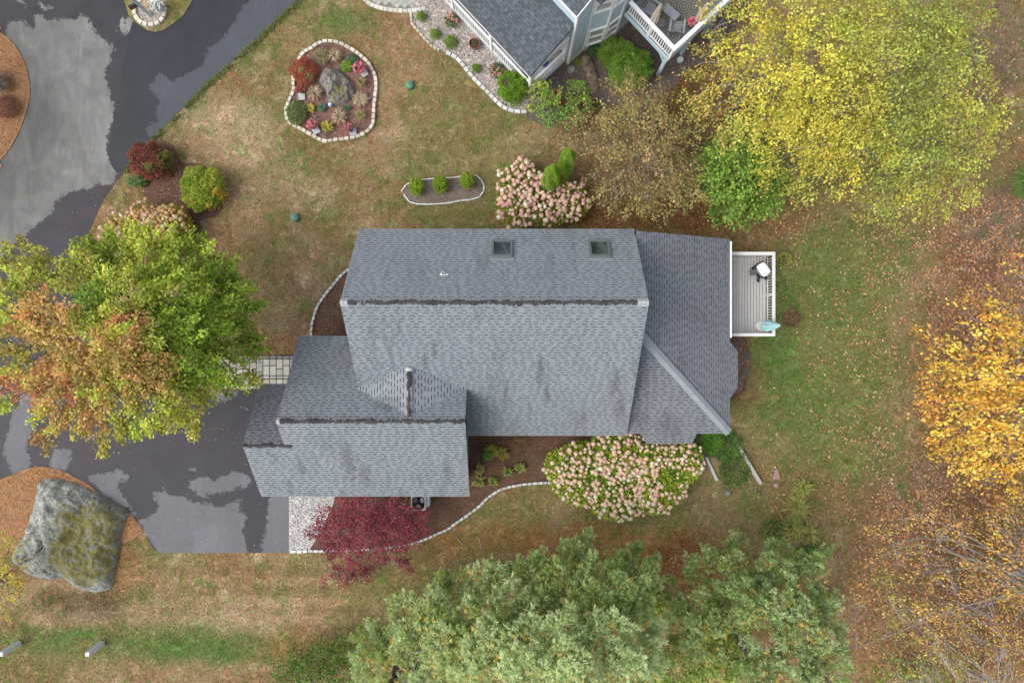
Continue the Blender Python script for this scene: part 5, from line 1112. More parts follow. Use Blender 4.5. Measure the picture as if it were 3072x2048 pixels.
for px, py, rp, hh, lb in ((1656, 528, 32, 4.6, 'bright green cedar rising out of the pink hydrangea'), (1702, 480, 29, 4.8, 'taller pointed cedar behind the pink hydrangea')):
    c = G(px, py, hh * .6); t = thing('cedar_tree', lb, 'cedar', (c.x, c.y, 0), 'cedars by the pink hydrangea'); n = 15000
    f = rng.random(n) ** .75; a = rng.random(n) * 6.283; r0 = rp * H / F * .85 * np.where(f < .75, 1 - .25 * (f / .75), (1 - f) / .25 * .75) * (1 - .3 * rng.random(n) ** 2) * (1 + .15 * np.sin(a * 5 + f * 9))
    q = np.c_[c.x + r0 * np.cos(a), c.y + r0 * np.sin(a), .05 + f * hh]; k = rng.random((n, 1)); vs, fs = leaf_quads(q, rng.uniform(.04, .085, n), .35, .4, np.c_[np.cos(a), np.sin(a), np.full(n, 1.2)])
    tag(npmesh('foliage', vs, fs, M['leaf'], t, fcol=jitter(np.array((.11, .185, .018)) * (1 - k) + np.array((.18, .265, .035)) * k)), kind='stuff'); m = MB(); m.tube([(c.x, c.y, 0), (c.x, c.y, hh * .8)], [.05, .01], 7); m.build('trunk', M['bark'], t)
for i, (px, py, rp, lb) in enumerate(((1265, 50, 14, 'smallest clipped ball shrub next to the patio'), (1305, 103, 16, 'clipped ball shrub between patio and the largest ball'), (1351, 127, 19, 'largest clipped ball shrub beside the terracotta pot'), (1429, 206, 13, 'clipped ball shrub alone near the round cedar'))):
    bush('ball_shrub', lb, px, py, rp, .5, (.105, .18, .03), (.17, .25, .05), .045, 3600, group='clipped ball shrubs in the gravel', up=.2)
bush('cedar_shrub', 'large round bright cedar at the porch corner', 1538, 263, 47, 1.7, (.085, .165, .012), (.15, .25, .025), .06, 2600, cat='cedar', squash=1.0, up=.2, patch=[(1515, 255, 9, (.12, .08, .06))])
bush('boxwood', 'smaller rounded boxwood beside the blue house', 1836, 160, 44, 1.3, (.085, .15, .018), (.16, .24, .04), .06, 2400, squash=.95, up=.25)
bush('boxwood', 'large rounded boxwood below the raised deck', 1887, 205, 70, 1.7, (.08, .155, .02), (.15, .235, .04), .06, 2300, squash=.9, up=.25)
bush('shrub', 'small dark blue green shrub against the foundation', 1780, 152, 18, .7, (.03, .09, .035), (.06, .13, .05), .06, 2200)
bush('ground_cover', 'low weeds growing against the porch foundation', 1738, 188, 12, .25, (.12, .18, .03), (.25, .26, .06), .06, 1500, cat='plant')
tree('juniper_shrub', 'dark green spreading juniper in front of the pines', 'shrub', tuple(G(950, 2030)), D2([(690,1510,34,1.2,(.06,.115,.022),(.12,.18,.035),1.2),(740,1495,36,1.6,(.06,.115,.022),(.12,.18,.035),1.2),(790,1500,36,1.6,(.065,.12,.022),(.13,.19,.035),1.2),(660,1545,34,1.1,(.07,.12,.025),(.15,.19,.04),1.1),(715,1550,38,1.6,(.06,.115,.022),(.12,.18,.035),1.2),(775,1550,40,1.8,(.06,.115,.022),(.12,.18,.035),1.2),(640,1570,26,.9,(.08,.12,.025),(.16,.18,.04),1),(820,1480,24,1.3,(.06,.11,.02),(.11,.17,.03),1)]), 1.8, .10, 26, 13, .2, 'bark', .06, .3, .1, .008, .4)
bush('ground_cover', 'dark leafy ground cover below the eave beside the stone ledge', 2168, 1335, 62, .5, (.05, .11, .025), (.11, .18, .04), .085, 1100, cat='plant', squash=.75, rot=-.5)
bush('ground_cover', 'dark leafy ground cover at the lower end of the stone ledge', 2205, 1405, 48, .4, (.06, .11, .03), (.13, .19, .05), .085, 900, cat='plant', squash=1.2)
bush('shrub', 'dense dark shrub tucked behind the big hydrangea', 2130, 1325, 38, .7, (.06, .15, .02), (.12, .22, .035), .085, 1300)
bush('ground_cover', 'green weeds beside the daylily bank', 2318, 1595, 40, .25, (.08, .14, .03), (.17, .22, .05), .10, 420, cat='plant')
bush('shrub', 'dark green low shrub at the tip of the pines', 2425, 1665, 40, .3, (.06, .12, .025), (.12, .19, .05), .10, 500, squash=.8)
bush('shrub', 'bright green undergrowth between the pines', 2170, 1920, 75, 1.4, (.10, .17, .02), (.24, .28, .04), .11, 600)
bush('shrub', 'bright green low growth in the gap under the pine', 1935, 1800, 55, 1.0, (.09, .16, .02), (.2, .24, .03), .11, 600)
bush('shrub', 'yellow green weedy shrub at the lawn side of the pines', 2470, 1810, 40, .9, (.28, .30, .03), (.18, .22, .03), .10, 600)
tree('shrub', 'green undergrowth in the lower right corner', 'shrub', tuple(G(2740, 2010)), D2([(2060,1530,28,1.0,(.09,.15,.03),(.17,.22,.05),.9),(2110,1540,32,1.1,(.09,.15,.03),(.17,.22,.05),.9),(2090,1565,28,.9,(.1,.15,.03),(.2,.22,.05),.9),(2150,1560,28,1,(.1,.15,.03),(.2,.22,.05),.7),(2030,1560,22,.8,(.1,.15,.03),(.2,.22,.05),.7)]), 1.2, .11, 18, 11, .22, 'bark', .04, .3, .2, .008, .4)
bush('perennial', 'leafy brown twiggy plant at the deck rail outside', 2350, 780, 22, .6, (.16, .18, .05), (.34, .33, .08), .07, 450, cat='plant')
bush('perennial', 'withered brown plant on the lawn by the deck corner', 2375, 955, 28, .4, (.12, .07, .045), (.22, .14, .09), .08, 700, cat='plant')

# -- hydrangeas: every flower head its own piece
def head_mesh(name, mat, r=.13):
    import bmesh
    bm = bmesh.new(); bmesh.ops.create_icosphere(bm, subdivisions=1, radius=r * .8)
    for v in bm.verts: v.co *= random.uniform(.9, 1.1); v.co.z *= .85
    n = 34
    for i in range(n):
        z = 1 - 1.45 * (i + .5) / n; a = i * 2.399; s = math.sqrt(max(0, 1 - z * z)); d = Vector((s * math.cos(a), s * math.sin(a), z)); c = d * r * random.uniform(.84, 1.04)
        t = d.orthogonal().normalized(); t.rotate(Matrix.Rotation(random.random() * 6, 3, d)); b = d.cross(t); q = r * .26
        bm.faces.new([bm.verts.new(c + t * q + d * q * .15), bm.verts.new(c + b * q), bm.verts.new(c - t * q + d * q * .15), bm.verts.new(c - b * q)])
    me = bpy.data.meshes.new(name); bm.to_mesh(me); bm.free(); me.materials.append(mat); return me
def bloom_mat(name, c):
    m, nt, b = new_mat(name); n1 = noise(nt, 38, 2, .6, pos(nt)); nt.links.new(ramp(nt, n1, [(.3, tuple(x * .72 for x in c)), (.7, tuple(min(.92, x * 1.22) for x in c))]), b.inputs['Base Color']); b.inputs['Roughness'].default_value = .8; b.inputs['Specular IOR Level'].default_value = .15; return m
HP = [head_mesh('flower_head', bloom_mat('bloom_' + k, c)) for k, c in dict(peach=(.76, .54, .40), rose=(.72, .45, .38), pink=(.66, .36, .34), buff=(.80, .64, .46), cream=(.84, .78, .62), mauve=(.60, .36, .37), tan=(.62, .37, .18), ochre=(.58, .40, .16)).items()]
def hydrangea(label, lobes, h, heads, wts, leafc, dens, headr=1.0, rest=0, group='hydrangeas'):
    c0 = G(lobes[0][0], lobes[0][1]); t = thing('hydrangea', label, 'hydrangea', (c0.x, c0.y, 0), group); C = []; Hd = []; area = np.array([l[2] ** 2 for l in lobes], float); area /= area.sum(); st = MB()
    for (px, py, rp), w_ in zip(lobes, area):
        zc = h * .5; c = np.array(G(px, py, zc)); r = rp * (H - zc) / F; n = int(dens * r * r * 4)
        v = unit(rng.normal(size=(n, 3))); v[:, 2] = np.abs(v[:, 2]) * np.where(rng.random(n) < .75, 1, -1)
        q = c + v * (1 - .45 * rng.random((n, 1)) ** 1.3) * np.array([r, r, h * .5]); C.append(q)
        m = int(round((heads + rest) * w_)); u = (np.arange(m) + .5) / m; z = (1 - u * .9) ** .5; a = np.arange(m) * 2.399 + rng.normal(0, .25, m); s = np.sqrt(1 - z * z) * (1 + rng.normal(0, .05, m))
        Hd.append(c + np.c_[s * np.cos(a) * r, s * np.sin(a) * r, z * h * .5] * rng.uniform(.93, 1.08, (m, 1)))
        for i in range(6): st.tube(curve((c[0], c[1], 0), c + [r * .6 * math.cos(i), r * .6 * math.sin(i), .1], .1, 4), [.02, .015, .012, .008], 5)
    C = np.concatenate(C); C[:, 2] = np.maximum(C[:, 2], .05); Hd = np.concatenate(Hd); keep = []
    for i, p in enumerate(Hd):       # a head buried inside a neighbouring dome is pushed out of the list
        if not any(((p[0] - G(px, py, h * .5).x) ** 2 + (p[1] - G(px, py, h * .5).y) ** 2) / (rp * H / F) ** 2 + ((p[2] - h * .5) / (h * .5)) ** 2 < .78 for px, py, rp in lobes): keep.append(p)
    k = np.clip(fbm(C[:, 0], C[:, 1], 1.3, 5) * 2.4 - .7 + rng.normal(0, .2, len(C)), 0, 1)[:, None]; col = np.array(leafc[0]) * (1 - k) + np.array(leafc[1]) * k; y_ = rng.random(len(C)) < .14; col[y_] = np.array(leafc[2])
    vs, fs = leaf_quads(C, rng.uniform(.08, .15, len(C)), .5, .6); tag(npmesh('foliage', vs, fs, M['leaf'], t, fcol=jitter(col)), kind='stuff'); st.build('stems', M['bark'], t)
    rng.shuffle(keep); ob = []; rest_ = []
    for i, p in enumerate(keep):
        gap = fbm(np.array([p[0]]), np.array([p[1]]), .9, 17)[0]
        if gap < .29 and rng.random() < .85: continue
        o = (link('flower_head', HP[rng.choice(len(HP), p=wts)], t) if len(ob) < 300 else None); s = rng.uniform(.58, 1.3) * headr
        if o is None: rest_.append((p, s)); continue
        o.location = p - np.array(t.location); o.rotation_euler = (rng.normal(0, .3), rng.normal(0, .3), rng.random() * 6); o.scale = (s, s, s * rng.uniform(.8, 1.05)); ob.append(o)
    if rest_:
        vs = []; fs = []; src = HP[0]; b0 = 0; co = np.array([v.co[:] for v in src.vertices]); tri = [tuple(pp.vertices) for pp in src.polygons]
        mbx = MB()
        for p, s in rest_: mbx.add(co * s + p, tri)
        tag(mbx.build('flower_heads', HP[0].materials[0], t), kind='stuff')
    return t
hydrangea('huge hydrangea with peach pink flower heads along the south wall', [(1745, 1420, 100), (1850, 1455, 108), (1960, 1440, 105), (2040, 1385, 72), (1850, 1370, 95), (1690, 1400, 60), (1960, 1370, 80)], 1.7, 300, [.36, .14, .05, .28, .15, .02, 0, 0], [(.11, .20, .024), (.22, .28, .035), (.36, .33, .035)], 680, .77, 620)
hydrangea('hydrangea with pink flower heads around the two cedars', [(1560, 560, 75), (1640, 600, 85), (1710, 610, 62), (1550, 620, 68), (1570, 520, 42)], 1.5, 260, [.36, .30, .14, .12, .05, .03, 0, 0], [(.11, .15, .03), (.2, .22, .035), (.3, .28, .04)], 480, .84, 120)
hydrangea('hydrangea with faded tan flower heads above the maple crown', [(440, 670, 62), (520, 672, 58), (370, 700, 60), (470, 690, 70)], 1.6, 230, [.10, .04, 0, .16, .02, 0, .42, .26], [(.18, .17, .03), (.26, .24, .04), (.42, .33, .04)], 480, .8, 120)

# -- red Japanese maple
RD, RD2, RD3 = (.165, .034, .047), (.225, .06, .074), (.105, .026, .037)
tree('japanese_maple', 'crimson japanese maple in front of the air conditioner', 'tree', tuple(G(1115, 1575)), D2([(760,1190,34,2.0,RD2,RD,1.0),(800,1180,40,2.4,RD2,RD,1.1),(850,1175,44,2.6,RD2,RD,1.1),(900,1180,42,2.6,RD2,RD,1.1),(950,1195,36,2.2,RD2,RD,1),(735,1225,28,1.7,RD,RD2,1.0),(790,1225,42,2.6,RD,RD2,1.1),(850,1225,46,2.9,RD2,RD,1.2),(910,1230,42,2.6,RD2,RD,1.1),(960,1225,30,2.0,RD,RD2,.9),(760,1260,30,1.7,RD,RD3,1),(820,1270,36,2.2,RD,RD2,1),(880,1265,34,2.2,RD,RD2,.9),(820,1305,30,1.6,RD,RD3,1.0),(775,1310,22,1.3,RD,RD2,.9),(855,1310,24,1.5,RD,RD3,.9),(925,1285,20,1.5,RD3,RD,1.1),(940,1305,14,1.2,RD3,RD,1.1),(745,1335,14,1.0,RD2,RD,.8),(800,1335,16,1.1,RD,RD2,.8),(920,1255,20,1.6,RD,RD2,.9)]),
     2.6, .075, 26, 26, .20, 'bark_pale', .07, .3, .10, .009, .5, flat=.5, shell=.2, limb_r=.035)

# -- white pines: tufts of needles along drooping sprays
PG1, PG2, PG3, PGY = (.52, .63, .29), (.36, .47, .13), (.62, .72, .40), (.72, .56, .17)
def pine(label, base, lobes, top, tufts, c1=PG1, c2=PG2, size=.225, seed=0):
    t = thing('white_pine', label, 'pine', (base.x, base.y, 0), 'white pines along the lower edge'); tr = MB(); tr.tube(curve(base, (base.x, base.y, top), 0, 6, .01), np.linspace(.2, .03, 6), 9)
    P = []; D = []; Cc = []
    for px, py, rp, z, den in lobes:
        c = np.array(G(px, py, z)); r = rp * (H - z) / F; tr.tube(curve((base.x, base.y, z * .9), c, .05, 5), np.linspace(.05, .015, 5), 5, False)
        m = int(tufts * den * r * r); nb = max(5, int(m / 26)); v = unit(rng.normal(size=(nb, 3))); v[:, 2] = np.abs(v[:, 2]) * np.where(rng.random(nb) < .85, 1, -.5); bc = c + v * (r * (.45 + .55 * rng.random((nb, 1)) ** .5)) * np.array([1, 1, .7])
        out = unit(np.c_[(bc - np.array((base.x, base.y, 0)))[:, :2], np.full(nb, .25)] + rng.normal(0, .35, (nb, 3))); i = rng.integers(0, nb, m); s = rng.random(m)
        side = unit(np.cross(out, np.array([0, 0, 1.0])))
        q = bc[i] + out[i] * ((s - .4) * .75)[:, None] + side[i] * (rng.normal(0, .2, m) * (1.1 - .7 * s))[:, None] + np.c_[np.zeros(m), np.zeros(m), rng.normal(0, .09, m)]
        d = unit(out[i] + side[i] * rng.normal(0, .55, (m, 1)) + np.c_[np.zeros(m), np.zeros(m), rng.uniform(.1, .7, m)]); P.append(q); D.append(d)
        k = np.clip(rng.normal(.45, .3, (nb, 1)), 0, 1); cb = np.array(c1) * (1 - k) + np.array(c2) * k; cb = cb[i] * rng.uniform(.75, 1.25, (m, 1)); yk = (s < .3) & (rng.random(m) < .33); cb[yk] = np.array(PGY) * rng.uniform(.7, 1.2, (yk.sum(), 1)); Cc.append(cb)
    P = np.concatenate(P); D = np.concatenate(D); Cc = np.concatenate(Cc); n = len(P); kN = 9
    pi = np.repeat(np.arange(n), kN); dv = unit(D[pi] + rng.normal(0, .40, (n * kN, 3))); ln = size * rng.uniform(.75, 1.2, (n * kN, 1)); w_ = unit(np.cross(dv, rng.normal(size=(n * kN, 3)))) * .018
    a = P[pi]; vs = np.stack([a - w_ * .5, a + dv * ln * .75 + w_, a + dv * ln, a + dv * ln * .75 - w_], 1).reshape(-1, 3)
    tr.build('trunk', M['bark'], t); tag(npmesh('needles', vs, np.arange(n * kN * 4).reshape(-1, 4), M['needle'], t, fcol=(Cc[pi] * rng.uniform(.85, 1.15, (n * kN, 1)))), kind='stuff'); return t
def DL(l): return [(a * 1.306, b * 1.306, r * 1.306, z, d) for a, b, r, z, d in l]
T = 620
pine('white pine whose lowest branches reach furthest into the lawn', G(1560, 1800), DL([(1230,1330,55,4.5,1),(1320,1290,50,3.8,.9),(1340,1250,26,3.2,.8),(1290,1360,60,6,1),(1370,1330,60,5.5,1),(1440,1310,50,4.5,1),(1470,1275,28,3.4,.8),(1420,1380,65,7,1),(1340,1400,60,7.5,1),(1250,1400,60,6,1),(1460,1350,50,6,1)]), 9, T, PG1, PG2)
pine('white pine with silvery tufts at the left of the row', G(1230, 1900), DL([(1080,1350,50,3.8,.9),(1010,1370,40,3.2,.8),(1140,1330,50,4.2,.9),(930,1390,34,3,.7),(1000,1420,55,5,1),(1090,1420,65,6.5,1),(1180,1400,60,6.5,1),(900,1450,40,3.4,.8),(860,1470,36,3,.8),(950,1480,55,5,1),(1040,1490,65,7,1),(1140,1480,65,8,1),(860,1520,40,4,.9),(920,1550,50,5,1)]), 9.5, T, (.57, .67, .37), PG2)
pine('pale tall white pine in the middle of the bottom edge', G(1560, 1990), DL([(1220,1480,65,8.5,1),(1310,1470,65,9,1),(1110,1545,65,8,1),(1210,1550,65,10,1),(1310,1545,65,10.5,1),(1400,1470,60,9,1),(1410,1540,60,9.5,1),(1000,1560,50,6.5,1),(1470,1440,50,7,1),(1480,1510,50,8,1)]), 11.5, T, PG3, PG1, .21)
pine('darker open white pine beyond the rust brown gap', G(2140, 1820), DL([(1560,1370,36,4,.8),(1620,1320,45,4.2,.8),(1660,1270,36,3.2,.55),(1690,1330,50,5,.9),(1620,1390,55,5.5,.9),(1560,1430,50,5.5,.8),(1700,1400,60,6.5,.9),(1640,1460,55,6.5,.85),(1770,1320,50,5,.8),(1690,1245,22,2.6,.4),(1560,1500,45,6,.7)]), 8, T * .9, (.46, .56, .26), (.31, .42, .13), .2)
pine('blue green white pine at the right end of the row', G(2330, 1880), DL([(1800,1290,45,3.6,.7),(1850,1330,50,4.5,.85),(1790,1390,60,6,.9),(1870,1390,50,5,.9),(1840,1460,60,6.5,.95),(1760,1470,55,6.5,.8),(1900,1450,36,4.5,.7),(1890,1510,45,5.5,.8),(1830,1540,60,7,1),(1740,1550,50,7,.9),(1920,1550,30,4.5,.7),(1870,1280,30,3.2,.5)]), 8.5, T * .9, (.52, .63, .34), (.33, .44, .14), .2)
pine('low green white pine between the two taller groups', G(1960, 1960), DL([(1500,1560,45,5,.8),(1560,1555,45,5.5,.8),(1640,1545,50,6,.8),(1500,1400,34,4.5,.7),(1680,1500,45,5.5,.7)]), 6.5, T * .8, (.45, .55, .18), (.31, .42, .09), .2)
bpy.data.objects['white_pine'].name = 'white_pine'

# -- hostas, grasses, perennials
def blades(name, label, cat, px, py, rp, n, cols, h, wd, segs=3, arch=.5, lying=0.0, group=None, z0=.1, part='leaves'):
    c = G(px, py, z0); r = rp * H / F; t = thing(name, label, cat, (c.x, c.y, 0), group); a = rng.random(n) * 6.283; ln = r * rng.uniform(.55, 1.05, n); hh = h * rng.uniform(.5, 1.0, n); k = rng.random(n)
    st = np.c_[rng.normal(0, r * .12, n), rng.normal(0, r * .12, n)]; VS = []; FS = []; b = 0; prof = {'thin': [1, .9, .7, .05], 'wide': [.3, 1, .8, .05]}['wide' if wd > .03 else 'thin']
    rows = []
    for s in range(segs + 1):
        f = s / segs; x = c.x + st[:, 0] + np.cos(a) * ln * f; y = c.y + st[:, 1] + np.sin(a) * ln * f; z = z0 + hh * (math.sin(math.pi * min(1, f * .95 + .05) * (1 - arch * .45)) if not lying else .3 * (1 - f) + .1 * f)
        w = wd * prof[min(3, int(round(f * 3)))] * (.8 + .4 * k); ox, oy = -np.sin(a) * w, np.cos(a) * w; rows.append(np.stack([np.c_[x - ox, y - oy, z], np.c_[x + ox, y + oy, z]], 1))
    VS = np.stack(rows, 1).reshape(-1, 3); base_ = (np.arange(n) * (segs + 1) * 2)[:, None]; FS = np.concatenate([base_ + np.array([2 * s, 2 * s + 1, 2 * s + 3, 2 * s + 2]) for s in range(segs)], 0)
    pal = np.array(cols)[rng.integers(0, len(cols), n)] * rng.uniform(.75, 1.25, (n, 1)); tag(npmesh(part, VS, FS, M['leaf'], t, fcol=np.tile(pal, (segs, 1))), kind='stuff'); return t
blades('conifer_sapling', 'young green conifer at the right edge of the lawn', 'conifer', 3052, 560, 52, 420, [(.16,.27,.06),(.24,.36,.09),(.12,.2,.05)], 1.2, .026)
Z = lambda a, b: (840 + a / 4.613, 100 + b / 4.613)
HY, HG, HBL = [(.46,.42,.06),(.36,.36,.05),(.50,.40,.10)], [(.10,.19,.07),(.15,.24,.09)], [(.09,.20,.12),(.13,.26,.16)]
DRY = [(.42,.31,.18),(.55,.43,.27),(.30,.21,.12),(.66,.56,.40)]
for nm, lb, cat, zx, zy, rz, n, cols, h, wd in [
    ('hosta', 'golden hosta left of the blue glass globe', 'hosta', 445, 1050, 75, 34, HY, .3, .045), ('hosta', 'large golden hosta between two flower pots', 'hosta', 665, 1305, 98, 60, HY + [(.25,.3,.05)], .32, .045),
    ('hosta', 'blue green hosta just below the rock', 'hosta', 600, 1048, 72, 44, HBL, .3, .045), ('perennial', 'small blue green plant right below the rock', 'plant', 935, 1045, 58, 40, HBL, .3, .03),
    ('daylily', 'yellowing daylily clump at the upper right of the rock', 'plant', 1135, 690, 78, 110, [(.34,.30,.10),(.24,.26,.08),(.4,.33,.16)], .35, .014), ('daylily', 'yellowing daylily clump near the right edge of the round bed', 'plant', 1125, 1140, 92, 120, [(.34,.31,.10),(.26,.27,.08),(.42,.35,.17)], .35, .014),
    ('ornamental_grass', 'broad tuft of dry grass above the rock', 'grass clump', 600, 350, 125, 220, [(.30,.27,.13),(.36,.29,.17),(.24,.23,.10)], .5, .022), ('ornamental_grass', 'pale dry grass at the top right of the rock', 'grass clump', 775, 330, 105, 150, DRY, .45, .022),
    ('ornamental_grass', 'dry straw grass left of the rock', 'grass clump', 505, 855, 120, 190, DRY, .5, .02), ('ornamental_grass', 'collapsed pale grass right of the rock', 'grass clump', 1120, 920, 115, 300, [(.46,.37,.25),(.52,.43,.31),(.38,.29,.18)], .2, .022),
    ('ornamental_grass', 'fine dry grass above the lowest flower pot', 'grass clump', 840, 1170, 115, 190, DRY, .4, .018)]:
    X_, Y_ = Z(zx, zy); blades(nm, lb, cat, X_, Y_, rz / 4.613, n, cols, h, wd, z0=.2)
X_, Y_ = Z(345, 540); bush('dwarf_maple', 'rust red lace leaved dwarf maple over the bed edge', X_, Y_, 40, 1.0, (.20, .055, .03), (.27, .085, .05), .06, 1700, patch=[Z(300, 530) + (9, (.26, .22, .07)), Z(410, 605) + (8, (.20, .2, .06))], group=None)
X_, Y_ = Z(240, 1100); bush('shrub', 'round olive green shrub in the round bed', X_, Y_, 31, .7, (.10, .14, .045), (.17, .21, .08), .07, 1500, squash=1.15)
X_, Y_ = Z(1000, 365); bush('perennial', 'blue green leafy plant beside the upper flower pot', X_, Y_, 16, .4, (.07, .16, .07), (.12, .22, .10), .06, 1500, cat='plant')
X_, Y_ = Z(930, 470); bush('perennial', 'bright green leafy plant between rock and flower pot', X_, Y_, 17, .45, (.11, .22, .03), (.19, .30, .05), .06, 1500, cat='plant')
X_, Y_ = Z(410, 410); bush('perennial', 'small green plant peeking above the red dwarf maple', X_, Y_, 8, .4, (.08, .2, .08), (.12, .25, .1), .06, 1400, cat='plant')
for px, py, rp, n, cols, lb in [(1440, 1405, 20, 40, [(.36,.38,.12),(.28,.33,.08)], 'pale hosta in front of the green fern'), (1475, 1450, 1, 1, [(.3,.3,.1)], ''), (1438, 1440, 22, 34, [(.24,.27,.07),(.34,.33,.08)], 'hosta at the bed edge nearest the garage wall'), (1480, 1442, 18, 34, [(.26,.33,.07),(.2,.28,.06)], 'hosta right of the one at the bed edge'),
        (1524, 1412, 20, 34, [(.26,.33,.07),(.2,.28,.06)], 'hosta in the middle of the mulch toward the hydrangea'), (1562, 1402, 19, 34, [(.32,.36,.10),(.22,.28,.07)], 'hosta closest to the big hydrangea'), (1508, 1355, 24, 60, [(.40,.28,.05),(.34,.30,.05)], 'golden hosta by the eave corner'), (1475, 1352, 26, 70, [(.34,.34,.05),(.26,.3,.05)], 'yellow green plant above the green fern')]:
    if lb: blades('hosta', lb, 'hosta', px, py, rp, n, cols, .35, .045, z0=.1)
bush('fern', 'green feathery fern in the south mulch bed', 1463, 1363, 17, .5, (.08, .18, .04), (.13, .24, .06), .06, 1500, cat='fern')
blades('ornamental_grass', 'brown dry grass under the eave of the south bed', 'grass clump', 1560, 1330, 34, 160, [(.28,.17,.07),(.36,.24,.10),(.2,.12,.05)], .4, .01)
for px, py, rp, lb in ((2385, 1520, 52, 'long leaved daylily clump at the end of the stone ledge'), (2375, 1580, 48, 'daylily clump nearest the pines'), (2400, 1460, 36, 'green clump of long leaves beside the pink slab'), (2262, 1480, 14, 'small pale green rosette on the lawn below the ledge'), (2420, 1590, 44, 'yellowing daylily clump on the lawn side')):
    blades('daylily', lb, 'plant', px, py, rp, 130 if rp > 20 else 26, [(.30,.38,.09),(.21,.31,.06),(.50,.48,.14),(.39,.3,.12)], .55, .024 if rp > 20 else .03)
blades('ornamental_grass', 'grey green ornamental grass at the left edge of the street', 'grass clump', 8, 255, 45, 260, [(.27,.28,.22),(.2,.22,.17),(.16,.07,.06)], .8, .012); bush('shrub', 'dark red twiggy shrub in the left street bed', 22, 320, 34, .7, (.12, .05, .04), (.18, .09, .06), .07, 900)
# flower pots
def flower_pot(label, px, py, r, pot, cols, nfl, fr, z0=.2, h=.32, leafc=(.07, .10, .03), fdens=1.0, slab=None, pot_only=False):
    c = G(px, py, z0 + h); t = thing('flower_pot', label, 'flower pot', (c.x, c.y, z0)); m = MB(); m.lathe((c.x, c.y, z0), [(r * .72, 0), (r * .95, h * .8), (r * 1.05, h * .82), (r * 1.05, h), (r * .9, h), (r * .88, h * .8)], 22); m.build('pot', pot, t)
    s = MB(); s.lathe((c.x, c.y, z0 + h * .8), [(r * .86, 0), (r * .86, .012)], 20); s.build('soil', M['soil'], t)
    if pot_only: nfl = 0; fdens = .12
    n = int(420 * fdens); v = unit(rng.normal(size=(n, 3))); v[:, 2] = np.abs(v[:, 2]); q = np.array((c.x, c.y, z0 + h)) + v * (rng.random((n, 1)) ** .5) * np.array([fr, fr, fr * .8]); vs, fs = leaf_quads(q, rng.uniform(.04, .08, n), .4); tag(npmesh('foliage', vs, fs, M['leaf'], t, fcol=jitter(np.tile(np.array(leafc), (n, 1)))), kind='stuff')
    if nfl:
        v = unit(rng.normal(size=(nfl, 3))); v[:, 2] = np.abs(v[:, 2]) + .2; q = np.array((c.x, c.y, z0 + h)) + v * np.array([fr, fr, fr * .85]) * rng.uniform(.75, 1.05, (nfl, 1)); q = np.repeat(q, 5, 0) + rng.normal(0, .028, (nfl * 5, 3)); vs, fs = leaf_quads(q, rng.uniform(.045, .075, len(q)), .65, .9)
        tag(npmesh('blossoms', vs, fs, M['leaf'], t, fcol=jitter(np.array(cols)[np.repeat(rng.integers(0, len(cols), nfl), 5)], .15)), kind='stuff')
    return t
PK = [(.34,.07,.12),(.42,.14,.18),(.30,.05,.10),(.44,.20,.20)]; potm = simple('dark_blue_pot', (.035, .05, .075), .35, .2, 6)
M['block'] = simple('block_grey', (.40, .43, .44), .8, .1, 6)
def slab(label, zx, zy, ang):
    X_, Y_ = Z(zx, zy); p = G(X_, Y_, .22); m = MB(); m.box((p.x, p.y, .2), (.34, .34, .14), ang); tag(m.build('stone_block', M['block'], None, (p.x, p.y, .13)), label, 'stone block')
for lb, zx, zy, r, fr, n, sl, sx, sy, an in [('pink flowers in a dark pot at the upper right of the round bed', 1095, 480, .19, .28, 60, 'pale grey block under the upper right flower pot', 1165, 555, .6), ('pink flowers in a dark pot at the lower left of the round bed', 440, 1265, .19, .23, 44, 'pale grey block under the lower left flower pot', 500, 1345, .5),
        ('few pink flowers in a dark pot at the bottom of the round bed', 945, 1310, .19, .19, 26, 'pale grey block under the bottom flower pot', 1010, 1365, .1), ('dark red plant in a pot below the red dwarf maple', 280, 775, .15, .25, 14, 'pale grey block below the red dwarf maple', 300, 880, .05)]:
    X_, Y_ = Z(zx, zy); flower_pot(lb, X_, Y_, r, potm, PK if n > 20 else [(.25, .06, .05)], n, fr, .27, .32, (.08, .09, .03) if n > 20 else (.14, .07, .045)); slab(sl, sx, sy, an)
for lb, px, py, c1 in (('pink rose bush in the gravel near the patio', 1355, 62, PK), ('pink flowering rose bush beside the round cedar', 1490, 212, PK)):
    t = bush('rose_bush', lb, px, py, 22, .6, (.035, .075, .03), (.09, .15, .045), .065, 900); c = G(px, py, .45); n = 16; a = rng.random(n) * 6.28; rr = rng.random(n) ** .5 * .32; q = np.repeat(np.c_[c.x + rr * np.cos(a), c.y + rr * np.sin(a), rng.uniform(.5, .72, n)], 5, 0) + rng.normal(0, .025, (n * 5, 3)); vs, fs = leaf_quads(q, np.full(n * 5, .07), .7, .9)
    tag(npmesh('blossoms', vs, fs, M['leaf'], t, fcol=jitter(np.array([(.40,.14,.14),(.46,.22,.19)])[np.repeat(rng.integers(0, 2, n), 5)], .15)), kind='stuff')
flower_pot('large terracotta pot with withered plant in the gravel', 1423, 130, .27, M['terracotta'], PK, 0, .2, .05, .38, (.10, .12, .05), pot_only=True)
flower_pot('pot of white flowers beside the mailbox post', 468, 18, .26, M['granite'], [(.56,.55,.52),(.5,.5,.47)], 70, .26, .18, .45, (.06, .11, .03))
p = G(2078, 66, 3.0); flower_pot('pink and red potted flowers on the raised deck', 2078, 68, .17, M['terracotta'], [(.42,.03,.09),(.46,.19,.21),(.4,.14,.16)], 60, .24, 2.42, .4, (.12, .14, .05))

